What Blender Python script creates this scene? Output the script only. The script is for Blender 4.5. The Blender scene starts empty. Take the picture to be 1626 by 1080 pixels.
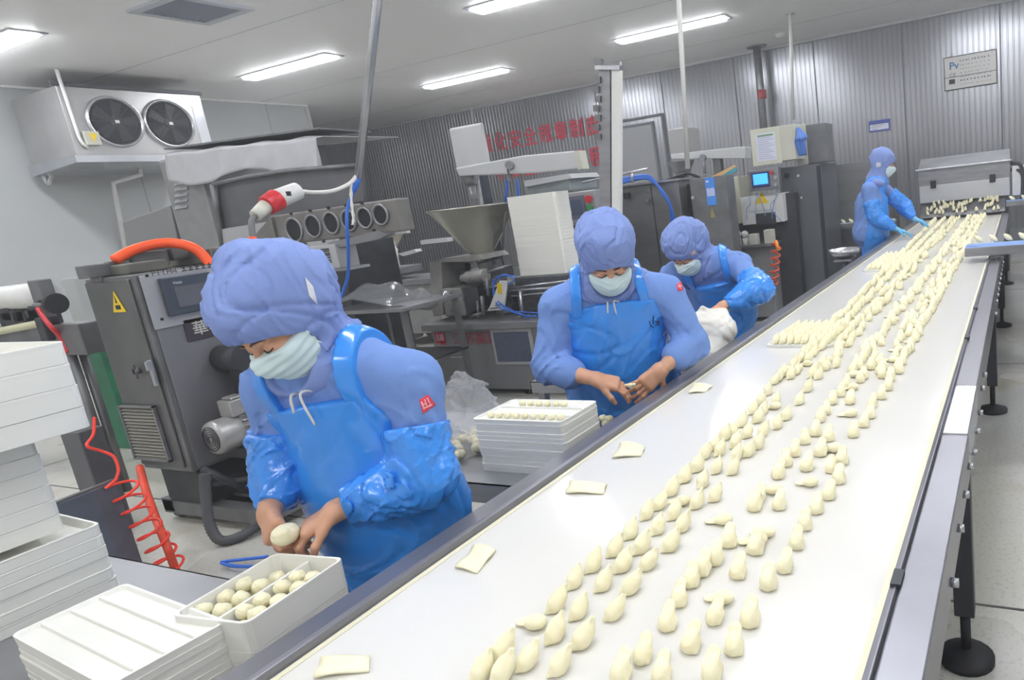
EXPO = 0.0
import bpy, bmesh, math, random
import numpy as np
from mathutils import Vector, Matrix
random.seed(7)
C = bpy.context.scene.collection
pi = math.pi
# ---------------------------------------------------------------- camera model
CAM = Vector((0, 0, 1.55)); FPX = 1101.19; PPX, PPY = 1130.67, 551.22
def _axes(yaw, pit, rol):
    f = Vector((math.cos(pit)*math.cos(yaw), math.cos(pit)*math.sin(yaw), math.sin(pit)))
    r = f.cross(Vector((0, 0, 1))).normalized(); u = r.cross(f)
    c, s = math.cos(rol), math.sin(rol)
    return f, r*c + u*s, u*c - r*s
CF, CR, CU = _axes(0.433717, -0.22389829, -0.11848788)
def ray(px, py): return CF + CR*((px-PPX)/FPX) - CU*((py-PPY)/FPX)
def Rx(px, py, x): d = ray(px, py); return CAM + d*((x-CAM.x)/d.x)
def Ry(px, py, y): d = ray(px, py); return CAM + d*((y-CAM.y)/d.y)
def Rz(px, py, z): d = ray(px, py); return CAM + d*((z-CAM.z)/d.z)
cam_data = bpy.data.cameras.new('camera'); cam = bpy.data.objects.new('camera', cam_data); C.objects.link(cam)
m = Matrix((CR, CU, -CF)).transposed().to_4x4(); m.translation = CAM
cam.matrix_world = m
cam_data.sensor_fit = 'HORIZONTAL'; cam_data.sensor_width = 36; cam_data.lens = FPX/1626*36
cam_data.shift_x = (813-PPX)/1626; cam_data.shift_y = (PPY-540)/1626
cam_data.clip_start = 0.05; cam_data.clip_end = 100
bpy.context.scene.camera = cam
# ---------------------------------------------------------------- materials
def lin(c):
    return tuple((v/255/12.92 if v/255 <= .04045 else ((v/255+.055)/1.055)**2.4) for v in c)
def mat(name, col, rough=.5, metal=0., spec=.5, noise=0., nscale=8., bump=0., bscale=60., stretch=(1, 1, 1), emit=None, estr=0, alpha=1., trans=0., sss=0., coat=0., col2=None, ior=1.45, rnoise=0.):
    M = bpy.data.materials.new(name); M.use_nodes = True
    nt = M.node_tree; b = nt.nodes['Principled BSDF']; L = nt.links
    c = lin(col)
    b.inputs['Base Color'].default_value = (*c, 1); b.inputs['Roughness'].default_value = rough
    b.inputs['Metallic'].default_value = metal; b.inputs['Specular IOR Level'].default_value = spec
    b.inputs['Alpha'].default_value = alpha; b.inputs['Transmission Weight'].default_value = trans; b.inputs['IOR'].default_value = ior
    b.inputs['Coat Weight'].default_value = coat; b.inputs['Coat Roughness'].default_value = .1
    if sss: b.inputs['Subsurface Weight'].default_value = sss; b.inputs['Subsurface Radius'].default_value = (.03, .02, .015); b.inputs['Subsurface Scale'].default_value = .6
    if emit: b.inputs['Emission Color'].default_value = (*lin(emit), 1); b.inputs['Emission Strength'].default_value = estr
    if noise or bump or rnoise or col2:
        tc = nt.nodes.new('ShaderNodeTexCoord'); mp = nt.nodes.new('ShaderNodeMapping'); L.new(tc.outputs['Object'], mp.inputs[0]); mp.inputs['Scale'].default_value = stretch
    if noise or col2 or rnoise:
        n = nt.nodes.new('ShaderNodeTexNoise'); n.inputs['Scale'].default_value = nscale; n.inputs['Detail'].default_value = 5; L.new(mp.outputs[0], n.inputs['Vector'])
        r = nt.nodes.new('ShaderNodeValToRGB'); L.new(n.outputs['Fac'], r.inputs[0])
        r.color_ramp.elements[0].position = .3; r.color_ramp.elements[1].position = .7
        a_ = lin(col2) if col2 else tuple(v*(1-noise) for v in c); b_ = c if col2 else tuple(min(1, v*(1+noise)) for v in c)
        r.color_ramp.elements[0].color = (*a_, 1); r.color_ramp.elements[1].color = (*b_, 1)
        L.new(r.outputs[0], b.inputs['Base Color'])
        if rnoise:
            mr = nt.nodes.new('ShaderNodeMapRange'); L.new(n.outputs['Fac'], mr.inputs[0]); mr.inputs['From Min'].default_value = .3; mr.inputs['From Max'].default_value = .7
            mr.inputs['To Min'].default_value = max(0.02, rough-rnoise); mr.inputs['To Max'].default_value = rough+rnoise; L.new(mr.outputs[0], b.inputs['Roughness'])
    if bump:
        n2 = nt.nodes.new('ShaderNodeTexNoise'); n2.inputs['Scale'].default_value = bscale; n2.inputs['Detail'].default_value = 3; L.new(mp.outputs[0], n2.inputs['Vector'])
        bp = nt.nodes.new('ShaderNodeBump'); bp.inputs['Strength'].default_value = bump; bp.inputs['Distance'].default_value = .01; L.new(n2.outputs['Fac'], bp.inputs['Height']); L.new(bp.outputs[0], b.inputs['Normal'])
    return M
STEEL = mat('stainless_steel', (158, 160, 164), .38, .75, noise=.12, nscale=3, stretch=(1, 1, 12), bump=.04, bscale=40)
STEELB = mat('bright_steel', (190, 192, 198), .26, .8, noise=.08, nscale=5)
STEELD = mat('grimy_steel', (118, 119, 122), .48, .55, noise=.22, nscale=5, bump=.08, bscale=30)
STEELM = mat('machine_steel', (142, 143, 147), .42, .6, noise=.15, nscale=4, stretch=(1, 1, 6))
RAILM = mat('rail_steel', (128, 128, 136), .3, .6, noise=.06, nscale=6)
DARK = mat('dark_grey_metal', (62, 64, 70), .5, .3, noise=.2, nscale=9)
BLACK = mat('black_rubber', (34, 35, 40), .6)
HOLE = mat('dark_opening', (26, 28, 34), .8)
BEIGE = mat('beige_paint', (196, 196, 184), .45, noise=.05)
WHITEP = mat('white_paint', (214, 215, 214), .45, noise=.05)
DUCT = mat('duct_coating', (192, 194, 196), .5, noise=.05, nscale=3)
PLAST = mat('milky_plastic', (238, 238, 232), .35, noise=.015, nscale=4)
BELT = mat('white_belt', (219, 218, 214), .17, spec=.45, noise=.012, nscale=2)
CREAM = mat('cream_edge', (236, 232, 205), .5)
RED = mat('red_lettering', (200, 24, 62), .5)
REDP = mat('red_plastic', (205, 50, 60), .35)
ORANGE = mat('orange_hose', (255, 92, 40), .35)
ORED = mat('red_air_hose', (240, 62, 45), .35)
BLUEH = mat('blue_air_hose', (40, 105, 205), .35)
BLUEP = mat('blue_plastic', (64, 118, 190), .5)
BLUEB = mat('blue_belt', (120, 160, 225), .45)
YEL = mat('yellow_sign', (232, 200, 30), .5)
GREEN = mat('green_paint', (35, 110, 80), .5, noise=.2)
PAPER = mat('white_paper', (220, 224, 240), .6)
GLASSD = mat('dark_screen', (60, 70, 88), .15, noise=.1)
WHITECAB = mat('white_cable', (214, 214, 210), .45)
INK = mat('dark_ink', (44, 46, 56), .6)
# ---------------------------------------------------------------- mesh builder
class MB:
    def __init__(s): s.v = []; s.f = []; s.sm = []
    def add(s, vs, fs, smooth=False):
        o = len(s.v); s.v += [Vector(v) for v in vs]; s.f += [tuple(i+o for i in f) for f in fs]; s.sm += [smooth]*len(fs); return s
    def box(s, a, b):
        x0, y0, z0 = (min(a[i], b[i]) for i in range(3)); x1, y1, z1 = (max(a[i], b[i]) for i in range(3))
        return s.add([(x0,y0,z0),(x1,y0,z0),(x1,y1,z0),(x0,y1,z0),(x0,y0,z1),(x1,y0,z1),(x1,y1,z1),(x0,y1,z1)],
                     [(0,3,2,1),(4,5,6,7),(0,1,5,4),(1,2,6,5),(2,3,7,6),(3,0,4,7)])
    def obox(s, c, size, R=None, rz=0):
        R = R or Matrix.Rotation(rz, 3, 'Z'); h = [v/2 for v in size]; c = Vector(c)
        P = [(-1,-1,-1),(1,-1,-1),(1,1,-1),(-1,1,-1),(-1,-1,1),(1,-1,1),(1,1,1),(-1,1,1)]
        return s.add([c + R @ Vector((p[0]*h[0], p[1]*h[1], p[2]*h[2])) for p in P], [(0,3,2,1),(4,5,6,7),(0,1,5,4),(1,2,6,5),(2,3,7,6),(3,0,4,7)])
    def prism(s, pts, d):
        n = len(pts); pts = [Vector(p) for p in pts]; d = Vector(d)
        return s.add(pts + [p+d for p in pts], [tuple(range(n))[::-1], tuple(range(n, 2*n))] + [(i, (i+1) % n, n+(i+1) % n, n+i) for i in range(n)])
    def cone(s, a, b, ra, rb, n=20, caps=True):
        a, b = Vector(a), Vector(b); d = (b-a).normalized(); t = d.orthogonal().normalized(); w = d.cross(t)
        vs = []
        for p, r in ((a, ra), (b, rb)):
            vs += [p + (t*math.cos(2*pi*i/n) + w*math.sin(2*pi*i/n))*r for i in range(n)]
        o = len(s.v); s.add(vs, [(i, (i+1) % n, n+(i+1) % n, n+i) for i in range(n)], True)
        if caps: s.f += [tuple(o+i for i in range(n))[::-1], tuple(o+n+i for i in range(n))]; s.sm += [False]*2
        return s
    def cyl(s, a, b, r, n=20): return s.cone(a, b, r, r, n)
    def tube(s, pts, r, n=8, closed=False):
        pts = [Vector(p) for p in pts]; m_ = len(pts); vs = []; prev = None
        for i, p in enumerate(pts):
            d = (pts[min(i+1, m_-1)] - pts[max(i-1, 0)]).normalized()
            t = (prev - d*prev.dot(d)) if prev is not None else d.orthogonal()
            if t.length < 1e-6: t = d.orthogonal()
            t.normalize(); prev = t; w = d.cross(t); rr = r[i] if isinstance(r, (list, tuple)) else r
            vs += [p + (t*math.cos(2*pi*k/n) + w*math.sin(2*pi*k/n))*rr for k in range(n)]
        fs = [(i*n+k, i*n+(k+1) % n, (i+1)*n+(k+1) % n, (i+1)*n+k) for i in range(m_-1) for k in range(n)]
        fs += [tuple(range(n))[::-1], tuple((m_-1)*n+k for k in range(n))]
        return s.add(vs, fs, True)
    def lathe(s, prof, c, axis=(0, 0, 1), n=32):
        c = Vector(c); d = Vector(axis).normalized(); t = d.orthogonal().normalized(); w = d.cross(t); k = len(prof)
        vs = [c + d*h + (t*math.cos(2*pi*i/n)+w*math.sin(2*pi*i/n))*r for i in range(n) for r, h in prof]
        return s.add(vs, [(i*k+j, ((i+1) % n)*k+j, ((i+1) % n)*k+j+1, i*k+j+1) for i in range(n) for j in range(k-1)], True)
    def sph(s, c, r, n=14, sc=(1, 1, 1)):
        c = Vector(c); vs = []; m_ = n//2
        for j in range(m_+1):
            th = pi*j/m_
            for i in range(n): vs.append(c + Vector((math.sin(th)*math.cos(2*pi*i/n)*sc[0], math.sin(th)*math.sin(2*pi*i/n)*sc[1], math.cos(th)*sc[2]))*r)
        return s.add(vs, [(j*n+i, (j+1)*n+i, (j+1)*n+(i+1) % n, j*n+(i+1) % n) for j in range(m_) for i in range(n)], True)
    def quad(s, a, b, c, d, t=.002):
        a, b, c, d = (Vector(p) for p in (a, b, c, d)); n = (b-a).cross(c-a).normalized()*t
        return s.prism([a, b, c, d], n)
def wloc(o):
    v = Vector((0, 0, 0))
    while o is not None: v += o.location; o = o.parent
    return v
def build(name, mb, m_, parent=None, label=None, cat=None, group=None, kind=None, bevel=0, loc=None, sub=0, merge=False):
    vs = mb.v
    if parent is not None: org = wloc(parent)
    elif loc is not None: org = Vector(loc)
    else:
        xs, ys, zs = zip(*vs); org = Vector(((min(xs)+max(xs))/2, (min(ys)+max(ys))/2, min(zs)))
    me = bpy.data.meshes.new(name); me.from_pydata([v-org for v in vs], [], mb.f)
    me.polygons.foreach_set('use_smooth', mb.sm); me.materials.append(m_)
    bm = bmesh.new(); bm.from_mesh(me)
    if merge: bmesh.ops.remove_doubles(bm, verts=bm.verts, dist=1e-5)
    bmesh.ops.recalc_face_normals(bm, faces=bm.faces); bm.to_mesh(me); bm.free(); me.update()
    o = bpy.data.objects.new(name, me); C.objects.link(o)
    if parent is not None: o.parent = parent
    else: o.location = org
    if bevel:
        b = o.modifiers.new('b', 'BEVEL'); b.width = bevel; b.segments = 2; b.limit_method = 'ANGLE'; b.angle_limit = .7
    if sub:
        b = o.modifiers.new('s', 'SUBSURF'); b.levels = sub; b.render_levels = sub
    if label: o['label'] = label
    if cat: o['category'] = cat
    if group: o['group'] = group
    if kind: o['kind'] = kind
    return o
def thing(name, label, cat, loc, group=None):
    o = bpy.data.objects.new(name, None); o.empty_display_size = .1; C.objects.link(o); o.location = loc; o['label'] = label; o['category'] = cat
    if group: o['group'] = group
    return o
def text(name, body, origin, right, up, size, m_, parent, ext=.001, bold=0., sx=1., **kw):
    cu = bpy.data.curves.new('t', 'FONT'); cu.body = body; cu.size = 1; cu.extrude = 0
    ob = bpy.data.objects.new('t', cu); C.objects.link(ob); bpy.context.view_layer.update()
    me = ob.evaluated_get(bpy.context.evaluated_depsgraph_get()).to_mesh()
    right = Vector(right).normalized(); up = Vector(up).normalized(); n = right.cross(up).normalized()
    mb = MB(); org = Vector(origin)
    for k_, (a_, b_) in enumerate(((0, 0), (1, 0), (-1, 0), (0, 1), (0, -1)) if bold else ((0, 0),)):
        mb.add([org + right*(v.co.x*sx+a_*bold)*size + up*(v.co.y+b_*bold)*size + n*(ext+k_*.0004) for v in me.vertices], [tuple(p.vertices) for p in me.polygons])
    ob.to_mesh_clear(); bpy.data.objects.remove(ob); bpy.data.curves.remove(cu)
    return build(name, mb, m_, parent, **kw)
def catmull(P, n=8):
    P = [Vector(p) for p in P]; out = []
    for i in range(len(P)-1):
        a = P[max(i-1, 0)]; b = P[i]; c = P[i+1]; d = P[min(i+2, len(P)-1)]
        for k in range(n):
            t = k/n; out.append(.5*((2*b)+(c-a)*t+(2*a-5*b+4*c-d)*t*t+(3*b-a-3*c+d)*t**3))
    return out+[P[-1]]
def clone(o, loc=None, label=None, rz=None):
    c = o.copy(); C.objects.link(c)
    for ch in o.children:
        d = ch.copy(); C.objects.link(d); d.parent = c
        for g in ch.children:
            e = g.copy(); C.objects.link(e); e.parent = d
    if loc is not None: c.location = loc
    if label: c['label'] = label
    if rz is not None: c.rotation_euler.z = rz
    return c

def pieces(name, fn_list, m_, parent, **kw):
    "each entry adds one piece; every piece becomes a part of its own"
    for f in fn_list:
        q = MB(); f(q); build(name, q, m_, parent, **kw)
# ---------------------------------------------------------------- setting
ZC = 4.06; XW = 13.75; YL = 12.85
CEIL = mat('ceiling_paint', (250, 250, 250), .5, noise=.01, nscale=.6)
WALLP = mat('left_wall_paint', (188, 192, 194), .5, noise=.04, nscale=.8)
WALLM = mat('corrugated_wall_metal', (150, 152, 158), .23, .65, noise=.05, nscale=1.2, stretch=(1, 1, .25), bump=.05, bscale=7)
# floor: speckled terrazzo, worn and damp in places
FLOOR = bpy.data.materials.new('terrazzo_floor'); FLOOR.use_nodes = True
nt = FLOOR.node_tree; b = nt.nodes['Principled BSDF']; L = nt.links
tc = nt.nodes.new('ShaderNodeTexCoord')
def _n(scale, det=4):
    n = nt.nodes.new('ShaderNodeTexNoise'); n.inputs['Scale'].default_value = scale; n.inputs['Detail'].default_value = det; L.new(tc.outputs['Object'], n.inputs['Vector']); return n
def _ramp(src, p0, c0, p1, c1):
    r = nt.nodes.new('ShaderNodeValToRGB'); r.color_ramp.elements[0].position = p0; r.color_ramp.elements[1].position = p1
    r.color_ramp.elements[0].color = (*lin(c0), 1); r.color_ramp.elements[1].color = (*lin(c1), 1); L.new(src, r.inputs[0]); return r
n1 = _n(.55); n2 = _n(55, 2); n3 = _n(1.7)
r1 = _ramp(n1.outputs['Fac'], .35, (176, 177, 175), .65, (200, 198, 188))
r2 = _ramp(n2.outputs['Fac'], .33, (120, 120, 120), .47, (255, 255, 255))
r3 = _ramp(n3.outputs['Fac'], .58, (255, 255, 255), .74, (215, 200, 160))
mx = nt.nodes.new('ShaderNodeMix'); mx.data_type = 'RGBA'; mx.blend_type = 'MULTIPLY'; mx.inputs[0].default_value = .22
L.new(r1.outputs[0], mx.inputs[6]); L.new(r2.outputs[0], mx.inputs[7])
mx2 = nt.nodes.new('ShaderNodeMix'); mx2.data_type = 'RGBA'; mx2.blend_type = 'MULTIPLY'; mx2.inputs[0].default_value = .8
L.new(mx.outputs[2], mx2.inputs[6]); L.new(r3.outputs[0], mx2.inputs[7]); L.new(mx2.outputs[2], b.inputs['Base Color'])
mr = nt.nodes.new('ShaderNodeMapRange'); L.new(n1.outputs['Fac'], mr.inputs[0]); mr.inputs['From Min'].default_value = .35; mr.inputs['From Max'].default_value = .65
mr.inputs['To Min'].default_value = .12; mr.inputs['To Max'].default_value = .38; L.new(mr.outputs[0], b.inputs['Roughness'])

st = dict(kind='structure')
build('floor', MB().box((-4, -5, -.1), (XW+.1, 17.2, 0)), FLOOR, loc=(0, 0, 0), **st)
jm = MB()
for x in (2.33, 5.5, 8.7, 11.9): jm.box((x, -5, 0), (x+.012, 17, .0015))
for y in (-2.1, 3.0, 7.2, 11.4): jm.box((-4, y, 0), (XW, y+.012, .0015))
build('trim_1', jm, mat('floor_joint', (96, 96, 96), .6), **st)
build('ceiling', MB().box((-4, -5, ZC), (XW+.1, 17.2, ZC+.1)), CEIL, **st)
cj = MB()
for x in (.6, 3.3, 6.2, 9.2, 12.2): cj.box((x, -5, ZC-.002), (x+.006, 17, ZC+.01))
build('trim_2', cj, mat('ceiling_seam', (140, 143, 148), .6), **st)
# corrugated back wall
pr = []; y = -5.0
while y < 17.1:
    pr += [(XW, y), (XW, y+.062), (XW+.006, y+.069), (XW+.006, y+.084)]; y += .091
wm = MB(); n = len(pr)
wm.add([(x, y, 0) for x, y in pr]+[(x, y, ZC) for x, y in pr], [(i, i+1, n+i+1, n+i) for i in range(n-1)])
wm.box((XW+.013, -5, 0), (XW+.1, 17.2, ZC))
build('wall_back', wm, WALLM, **st)
sm = MB(); y = .29-1.63*3
while y < 17: sm.box((XW-.004, y-.009, 0), (XW+.012, y+.009, ZC)); y += 1.63
build('trim_3', sm, mat('panel_seam', (84, 88, 94), .5), **st)
build('trim_4', MB().box((XW-.05, -5, ZC-.05), (XW-.001, 17, ZC-.001)), mat('cornice', (188, 190, 194), .5), bevel=.01, **st)
build('trim_5', MB().box((XW-.06, -5, 0), (XW-.001, 17, .22)), mat('wall_kerb', (120, 124, 126), .6), **st)
# left wall with its panel joints, and the recess beyond it
build('wall_left', MB().box((-4, YL, 0), (10.15, YL+.12, ZC)), WALLP, **st)
build('wall_recess', MB().box((10.03, YL+.12, 0), (10.15, 17.1, ZC)), WALLP, **st)
build('wall_far_left', MB().box((10.15, 17.05, 0), (XW, 17.2, ZC)), WALLM, **st)
build('wall_right', MB().box((-4, -5.1, 0), (XW, -5, ZC)), WALLP, **st)

sj = MB()
for x in (-1.3, 1.5, 4.35, 6.9, 9.3): sj.box((x, YL-.003, 0), (x+.012, YL+.01, ZC))
build('trim_6', sj, mat('wall_joint', (150, 153, 156), .6), **st)
build('trim_7', MB().box((-4, YL-.03, ZC-.03), (10.15, YL-.001, ZC-.001)), CEIL, **st)
build('trim_8', MB().box((10.10, YL-.02, 0), (10.18, YL+.03, ZC)), mat('corner_trim', (196, 198, 200), .5), **st)
# door frames in the back wall, seen between the machines
def doorframe(nm, y0, y1, z1):
    d = MB(); d.box((XW-.03, y0, 0), (XW-.001, y1, z1)); o = build(nm, d, mat('door_skin', (148, 150, 154), .45, .3), **st)
    f = MB()
    for a, b_ in ((y0-.05, y0), (y1, y1+.05)): f.box((XW-.05, a, 0), (XW-.001, b_, z1+.05))
    f.box((XW-.05, y0, z1), (XW-.001, y1, z1+.05)); build('door_frame', f, mat('door_frame_grey', (110, 113, 120), .5), o)
doorframe('door_1', 7.15, 8.3, 3.02)
f = MB(); f.box((XW-.04, 6.85, 0), (XW-.001, 6.9, 3.2)); f.box((XW-.04, 6.9, 3.15), (XW-.001, 8.35, 3.2)); build('trim_9', f, mat('door_seam', (100, 103, 110), .5), **st)
# lamps
LAMPF = mat('lamp_frame', (190, 194, 204), .4)
LAMPE = mat('lamp_diffuser', (255, 255, 255), .5, emit=(250, 251, 255), estr=40)
lamp0 = None; k = 0
lampdesc = {(7.8, 10.05): 'long recessed ceiling lamp left of the steel hanging pole, near the twin fan cooler', (10.85, 9.4): 'long recessed ceiling lamp farthest back, in the middle of the picture',
 (7.6, 5.27): 'recessed ceiling lamp cut by the top edge of the picture, middle one', (10.7, 5.03): 'long recessed ceiling lamp behind the thin white hanging pole on the right',
 (4.6, 10.8): 'recessed ceiling lamp at the left edge of the picture, above the cooler'}
for (x, y) in [(7.8, 10.05), (10.85, 9.4), (7.6, 5.27), (10.7, 5.03), (4.6, 10.8), (4.6, 5.9), (1.6, 10.2), (1.6, 5.6), (1.6, 1.0), (4.6, 1.2), (7.6, .75), (10.6, .3), (-1.4, 4.6), (-1.4, -.2), (4.6, -3.4), (10.6, -3.6), (1.6, -3.4)]:
    seen = (x, y) in lampdesc
    lab = lampdesc.get((x, y), 'long white ceiling lamp beyond the edges of the picture')
    if lamp0 is None:
        t = lamp0 = thing('ceiling_lamp', lab, 'lamp', (x, y, ZC), 'recessed ceiling lamps')
        f = MB(); f.box((x-.15, y-1.0, ZC-.012), (x+.15, y-.93, ZC)); f.box((x-.15, y+.93, ZC-.012), (x+.15, y+1.0, ZC)); f.box((x-.17, y-1, ZC-.012), (x-.11, y+1, ZC)); f.box((x+.11, y-1, ZC-.012), (x+.17, y+1, ZC))
        build('lamp_frame', f, LAMPF, t); build('diffuser', MB().box((x-.105, y-.93, ZC-.042), (x+.105, y+.93, ZC-.006)), LAMPE, t)
    else: t = clone(lamp0, (x, y, ZC), lab)
    if not seen: t['group'] = 'ceiling lamps outside the picture'
# ceiling vent
vc = Vector((5.3, 8.1, ZC)); t = thing('ceiling_vent', 'square louvred air vent in the ceiling at the top left', 'vent', vc)
f = MB()
for s in (-1, 1): f.obox(vc+Vector((s*.37, 0, -.015)), (.09, .83, .03)); f.obox(vc+Vector((0, s*.37, -.015)), (.65, .09, .03))
build('vent_frame', f, LAMPF, t)
f = MB()
for i in range(9): f.obox(vc+Vector((-.28+i*.07, 0, -.014)), (.045, .66, .006), Matrix.Rotation(.6, 3, 'Y'))
build('louvre', f, mat('vent_slats', (128, 132, 150), .5), t)
W = bpy.data.worlds.new('world'); bpy.context.scene.world = W; W.use_nodes = True
W.node_tree.nodes['Background'].inputs[0].default_value = (1, .975, .94, 1); W.node_tree.nodes['Background'].inputs[1].default_value = .9
# evaporator cooler with two fans on the left wall
yF = 11.5; x0, x1, z0, z1 = 5.5, 7.3, 2.9, 3.84
t = thing('wall_cooler', 'steel evaporator cooler with two round black fans high on the left wall', 'air cooler', ((x0+x1)/2, YL-.2, z0))
f = MB().prism([(x0, yF, z0+.05), (x1, yF, z0+.05), (x1, yF, z1), (x0, yF, z1)], (0, YL-yF-.16, 0)); build('casing', f, mat('cooler_steel', (176, 176, 176), .34, .6, noise=.1, nscale=3), t, bevel=.01)
build('drip_tray', MB().prism([(x0-.04, yF-.03, z0-.04), (x0-.04, YL-.15, z0-.10), (x0-.04, YL-.15, z0+.05), (x0-.04, yF-.03, z0+.05)], (x1-x0+.08, 0, 0)), STEELB, t)
for i, xc in enumerate((x0+.56, x0+1.25)):
    c = Vector((xc, yF, z0+.5)); r = .30
    rg = build('fan_ring', MB().lathe([(r, 0), (r+.02, -.05), (r+.035, -.05), (r+.05, 0)], c, (0, 1, 0), 36), STEELB, t)
    bl = MB().lathe([(0, -.004), (r, -.004)], c, (0, 1, 0), 36)
    build('fan_opening', bl, HOLE, t)
    g = MB()
    for q in range(2, 10): g.lathe([(q*.03, -.03), (q*.03+.004, -.03), (q*.03+.004, -.034), (q*.03, -.034), (q*.03, -.03)], c, (0, 1, 0), 32)
    for a in range(4): d = Vector((math.cos(a*pi/4), 0, math.sin(a*pi/4))); g.tube([c-d*r+Vector((0, -.03, 0)), c+d*r+Vector((0, -.03, 0))], .004, 5)
    build('fan_guard', g, DARK, t)
    b5 = MB()
    for a in range(5):
        th = a*2*pi/5; d = Vector((math.cos(th), 0, math.sin(th))); e = Vector((-math.sin(th), 0, math.cos(th)))
        b5.add([c+d*.06-e*.03+Vector((0, -.012, 0)), c+d*.27-e*.05+Vector((0, -.01, 0)), c+d*.27+e*.09+Vector((0, -.022, 0)), c+d*.06+e*.05+Vector((0, -.02, 0))], [(0, 1, 2, 3)])
    b5.cyl(c+Vector((0, -.005, 0)), c+Vector((0, -.03, 0)), .07); build('fan_blades', b5, mat('fan_blade', (52, 54, 60), .5) if i == 0 else bpy.data.materials['fan_blade'], t)
    build('hub_label', MB().obox(c+Vector((.01, -.038, .0)), (.05, .004, .04)), WHITEP, t)
build('terminal_box', MB().box((x0+.12, yF-.06, z0+.18), (x0+.30, yF, z0+.36)), BEIGE, t, bevel=.008)
w = MB().prism([(x0+.17, yF-.062, z0+.33), (x0+.27, yF-.062, z0+.33), (x0+.22, yF-.062, z0+.22)], (0, -.003, 0)); build('warning_triangle', w, YEL, t)
build('conduit', MB().tube([(x0+.05, yF-.03, z1+.2), (x0+.07, yF-.03, z0+.28), (x0+.09, yF-.03, z0+.2), (x0+.14, yF-.03, z0+.14)], .022), WHITEP, t)
build('hanger_bar', MB().box((x0-.05, yF-.02, z1), (x1+.02, yF+.03, z1+.05)), DARK, t)
build('end_plate', MB().box((x1-.16, yF-.006, z0+.08), (x1-.01, yF, z1-.05)), STEELB, t)
# white drain pipe under the cooler and the insulated refrigerant pipe
P = [Ry(221, 262, 12.2), Ry(224, 277, 12.2), Ry(180, 290, 12.5), Ry(190, 345, 12.7), Ry(200, 400, 12.78)]
build('drain_pipe', MB().tube([P[0], P[1]]+[P[2]]+[P[3], P[4]], .035, 10), WHITEP, None, 'white plastic drain pipe bending down the left wall below the cooler', 'pipe')
P = [Ry(50, 168, 12.55), Ry(57, 215, 12.6), Ry(66, 255, 12.65), Ry(72, 285, 12.68), Ry(78, 290, 12.66), Ry(82, 268, 12.6), Ry(78, 250, 12.5)]
build('refrigerant_pipe', MB().tube(catmull(P, 5), .035, 8), STEELB, None, 'silver foil wrapped pipe hanging down left of the cooler', 'pipe')
# lettering on the back wall (red characters glued on the metal)
tt = thing('wall_slogan', 'two rows of large red characters on the corrugated back wall', 'lettering', (XW-.02, 10.2, 2.5))
def wallrow(s, pA, pB, zc_, size):
    yA, yB = pA, pB
    for i, ch in enumerate(s):
        y = yA + (yB-yA)*i/(len(s)-1)
        text('red_character', ch, (XW-.018, y+size*.45, zc_), (0, -1, 0), (0, 0, 1), size, RED, tt, ext=.012, bold=.016, sx=.86)
wallrow('强化安全规章制度', Rx(779, 255, XW).y, Rx(946, 220, XW).y, 3.03, .44)
wallrow('严守安全操作规程', Rx(773, 290, XW).y, Rx(950, 260, XW).y, 2.37, .44)
# notice boards
def board(nm, lab, pts, cat_='sign'):
    q = [Rx(*p, XW-.03) for p in pts]; y0 = (q[0].y+q[3].y)/2; y1 = (q[1].y+q[2].y)/2; z1_ = (q[0].z+q[1].z)/2; z0_ = (q[2].z+q[3].z)/2
    t = thing(nm, lab, cat_, (XW-.02, (y0+y1)/2, z0_)); return t, y0, y1, z0_, z1_
t, y0, y1, zb, zt = board('metal_plaque', 'large pale metal plaque with faint printed text on the back wall at the right', [(1499, 92), (1582, 80), (1582, 130), (1501, 145)])
build('plaque_plate', MB().box((XW-.03, y0, zb), (XW-.006, y1, zt)), mat('plaque_metal', (184, 184, 182), .4, .3), t, bevel=.004)
build('plaque_edge', MB().box((XW-.02, y0+.015, zb-.015), (XW-.004, y1-.015, zt+.015)), DARK, t)
text('plaque_logo', 'Pv', (XW-.031, y0-.08, zt-.2), (0, -1, 0), (0, 0, 1), .17, mat('blue_ink', (50, 110, 165), .5), t, bold=.02)
text('certification_mark', 'CE', (XW-.031, y0-.08, zt-.33), (0, -1, 0), (0, 0, 1), .09, INK, t)
ln = MB()
random.seed(3)
for r_ in range(7):
    zz = zt-.09-r_*.065; yy = y0-.26
    while yy > y1+.1: l_ = random.uniform(.012, .03); ln.box((XW-.033, yy, zz), (XW-.029, yy-l_, zz+(.02 if r_ in (0, 5) else .008))); yy -= l_+random.uniform(.012, .05)
build('plaque_text', ln, INK, t)
build('code_block', MB().box((XW-.034, y0-.07, zb+.09), (XW-.029, y0-.17, zb+.17)), INK, t)
build('plaque_line', MB().box((XW-.034, y0+.02, zb+.2), (XW-.029, y1, zb+.21)), INK, t)
t, y0, y1, zb, zt = board('blue_notice', 'small blue framed notice on the back wall above the worker on the right', [(1379, 193), (1413, 188), (1413, 206), (1380, 211)])
BLF = mat('notice_blue', (70, 90, 175), .5)
build('notice_board', MB().box((XW-.03, y0, zb), (XW-.006, y1, zt)), BLF, t)
build('notice_sheet', MB().box((XW-.033, y0-.025, zb+.03), (XW-.03, y1+.025, zt-.07)), PAPER, t)
ln = MB()
for r_ in range(4): ln.box((XW-.035, y0-.05, zb+.05+r_*.03), (XW-.033, y0-.05-.06*(r_+2), zb+.056+r_*.03))
build('notice_text', ln, INK, t)

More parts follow.
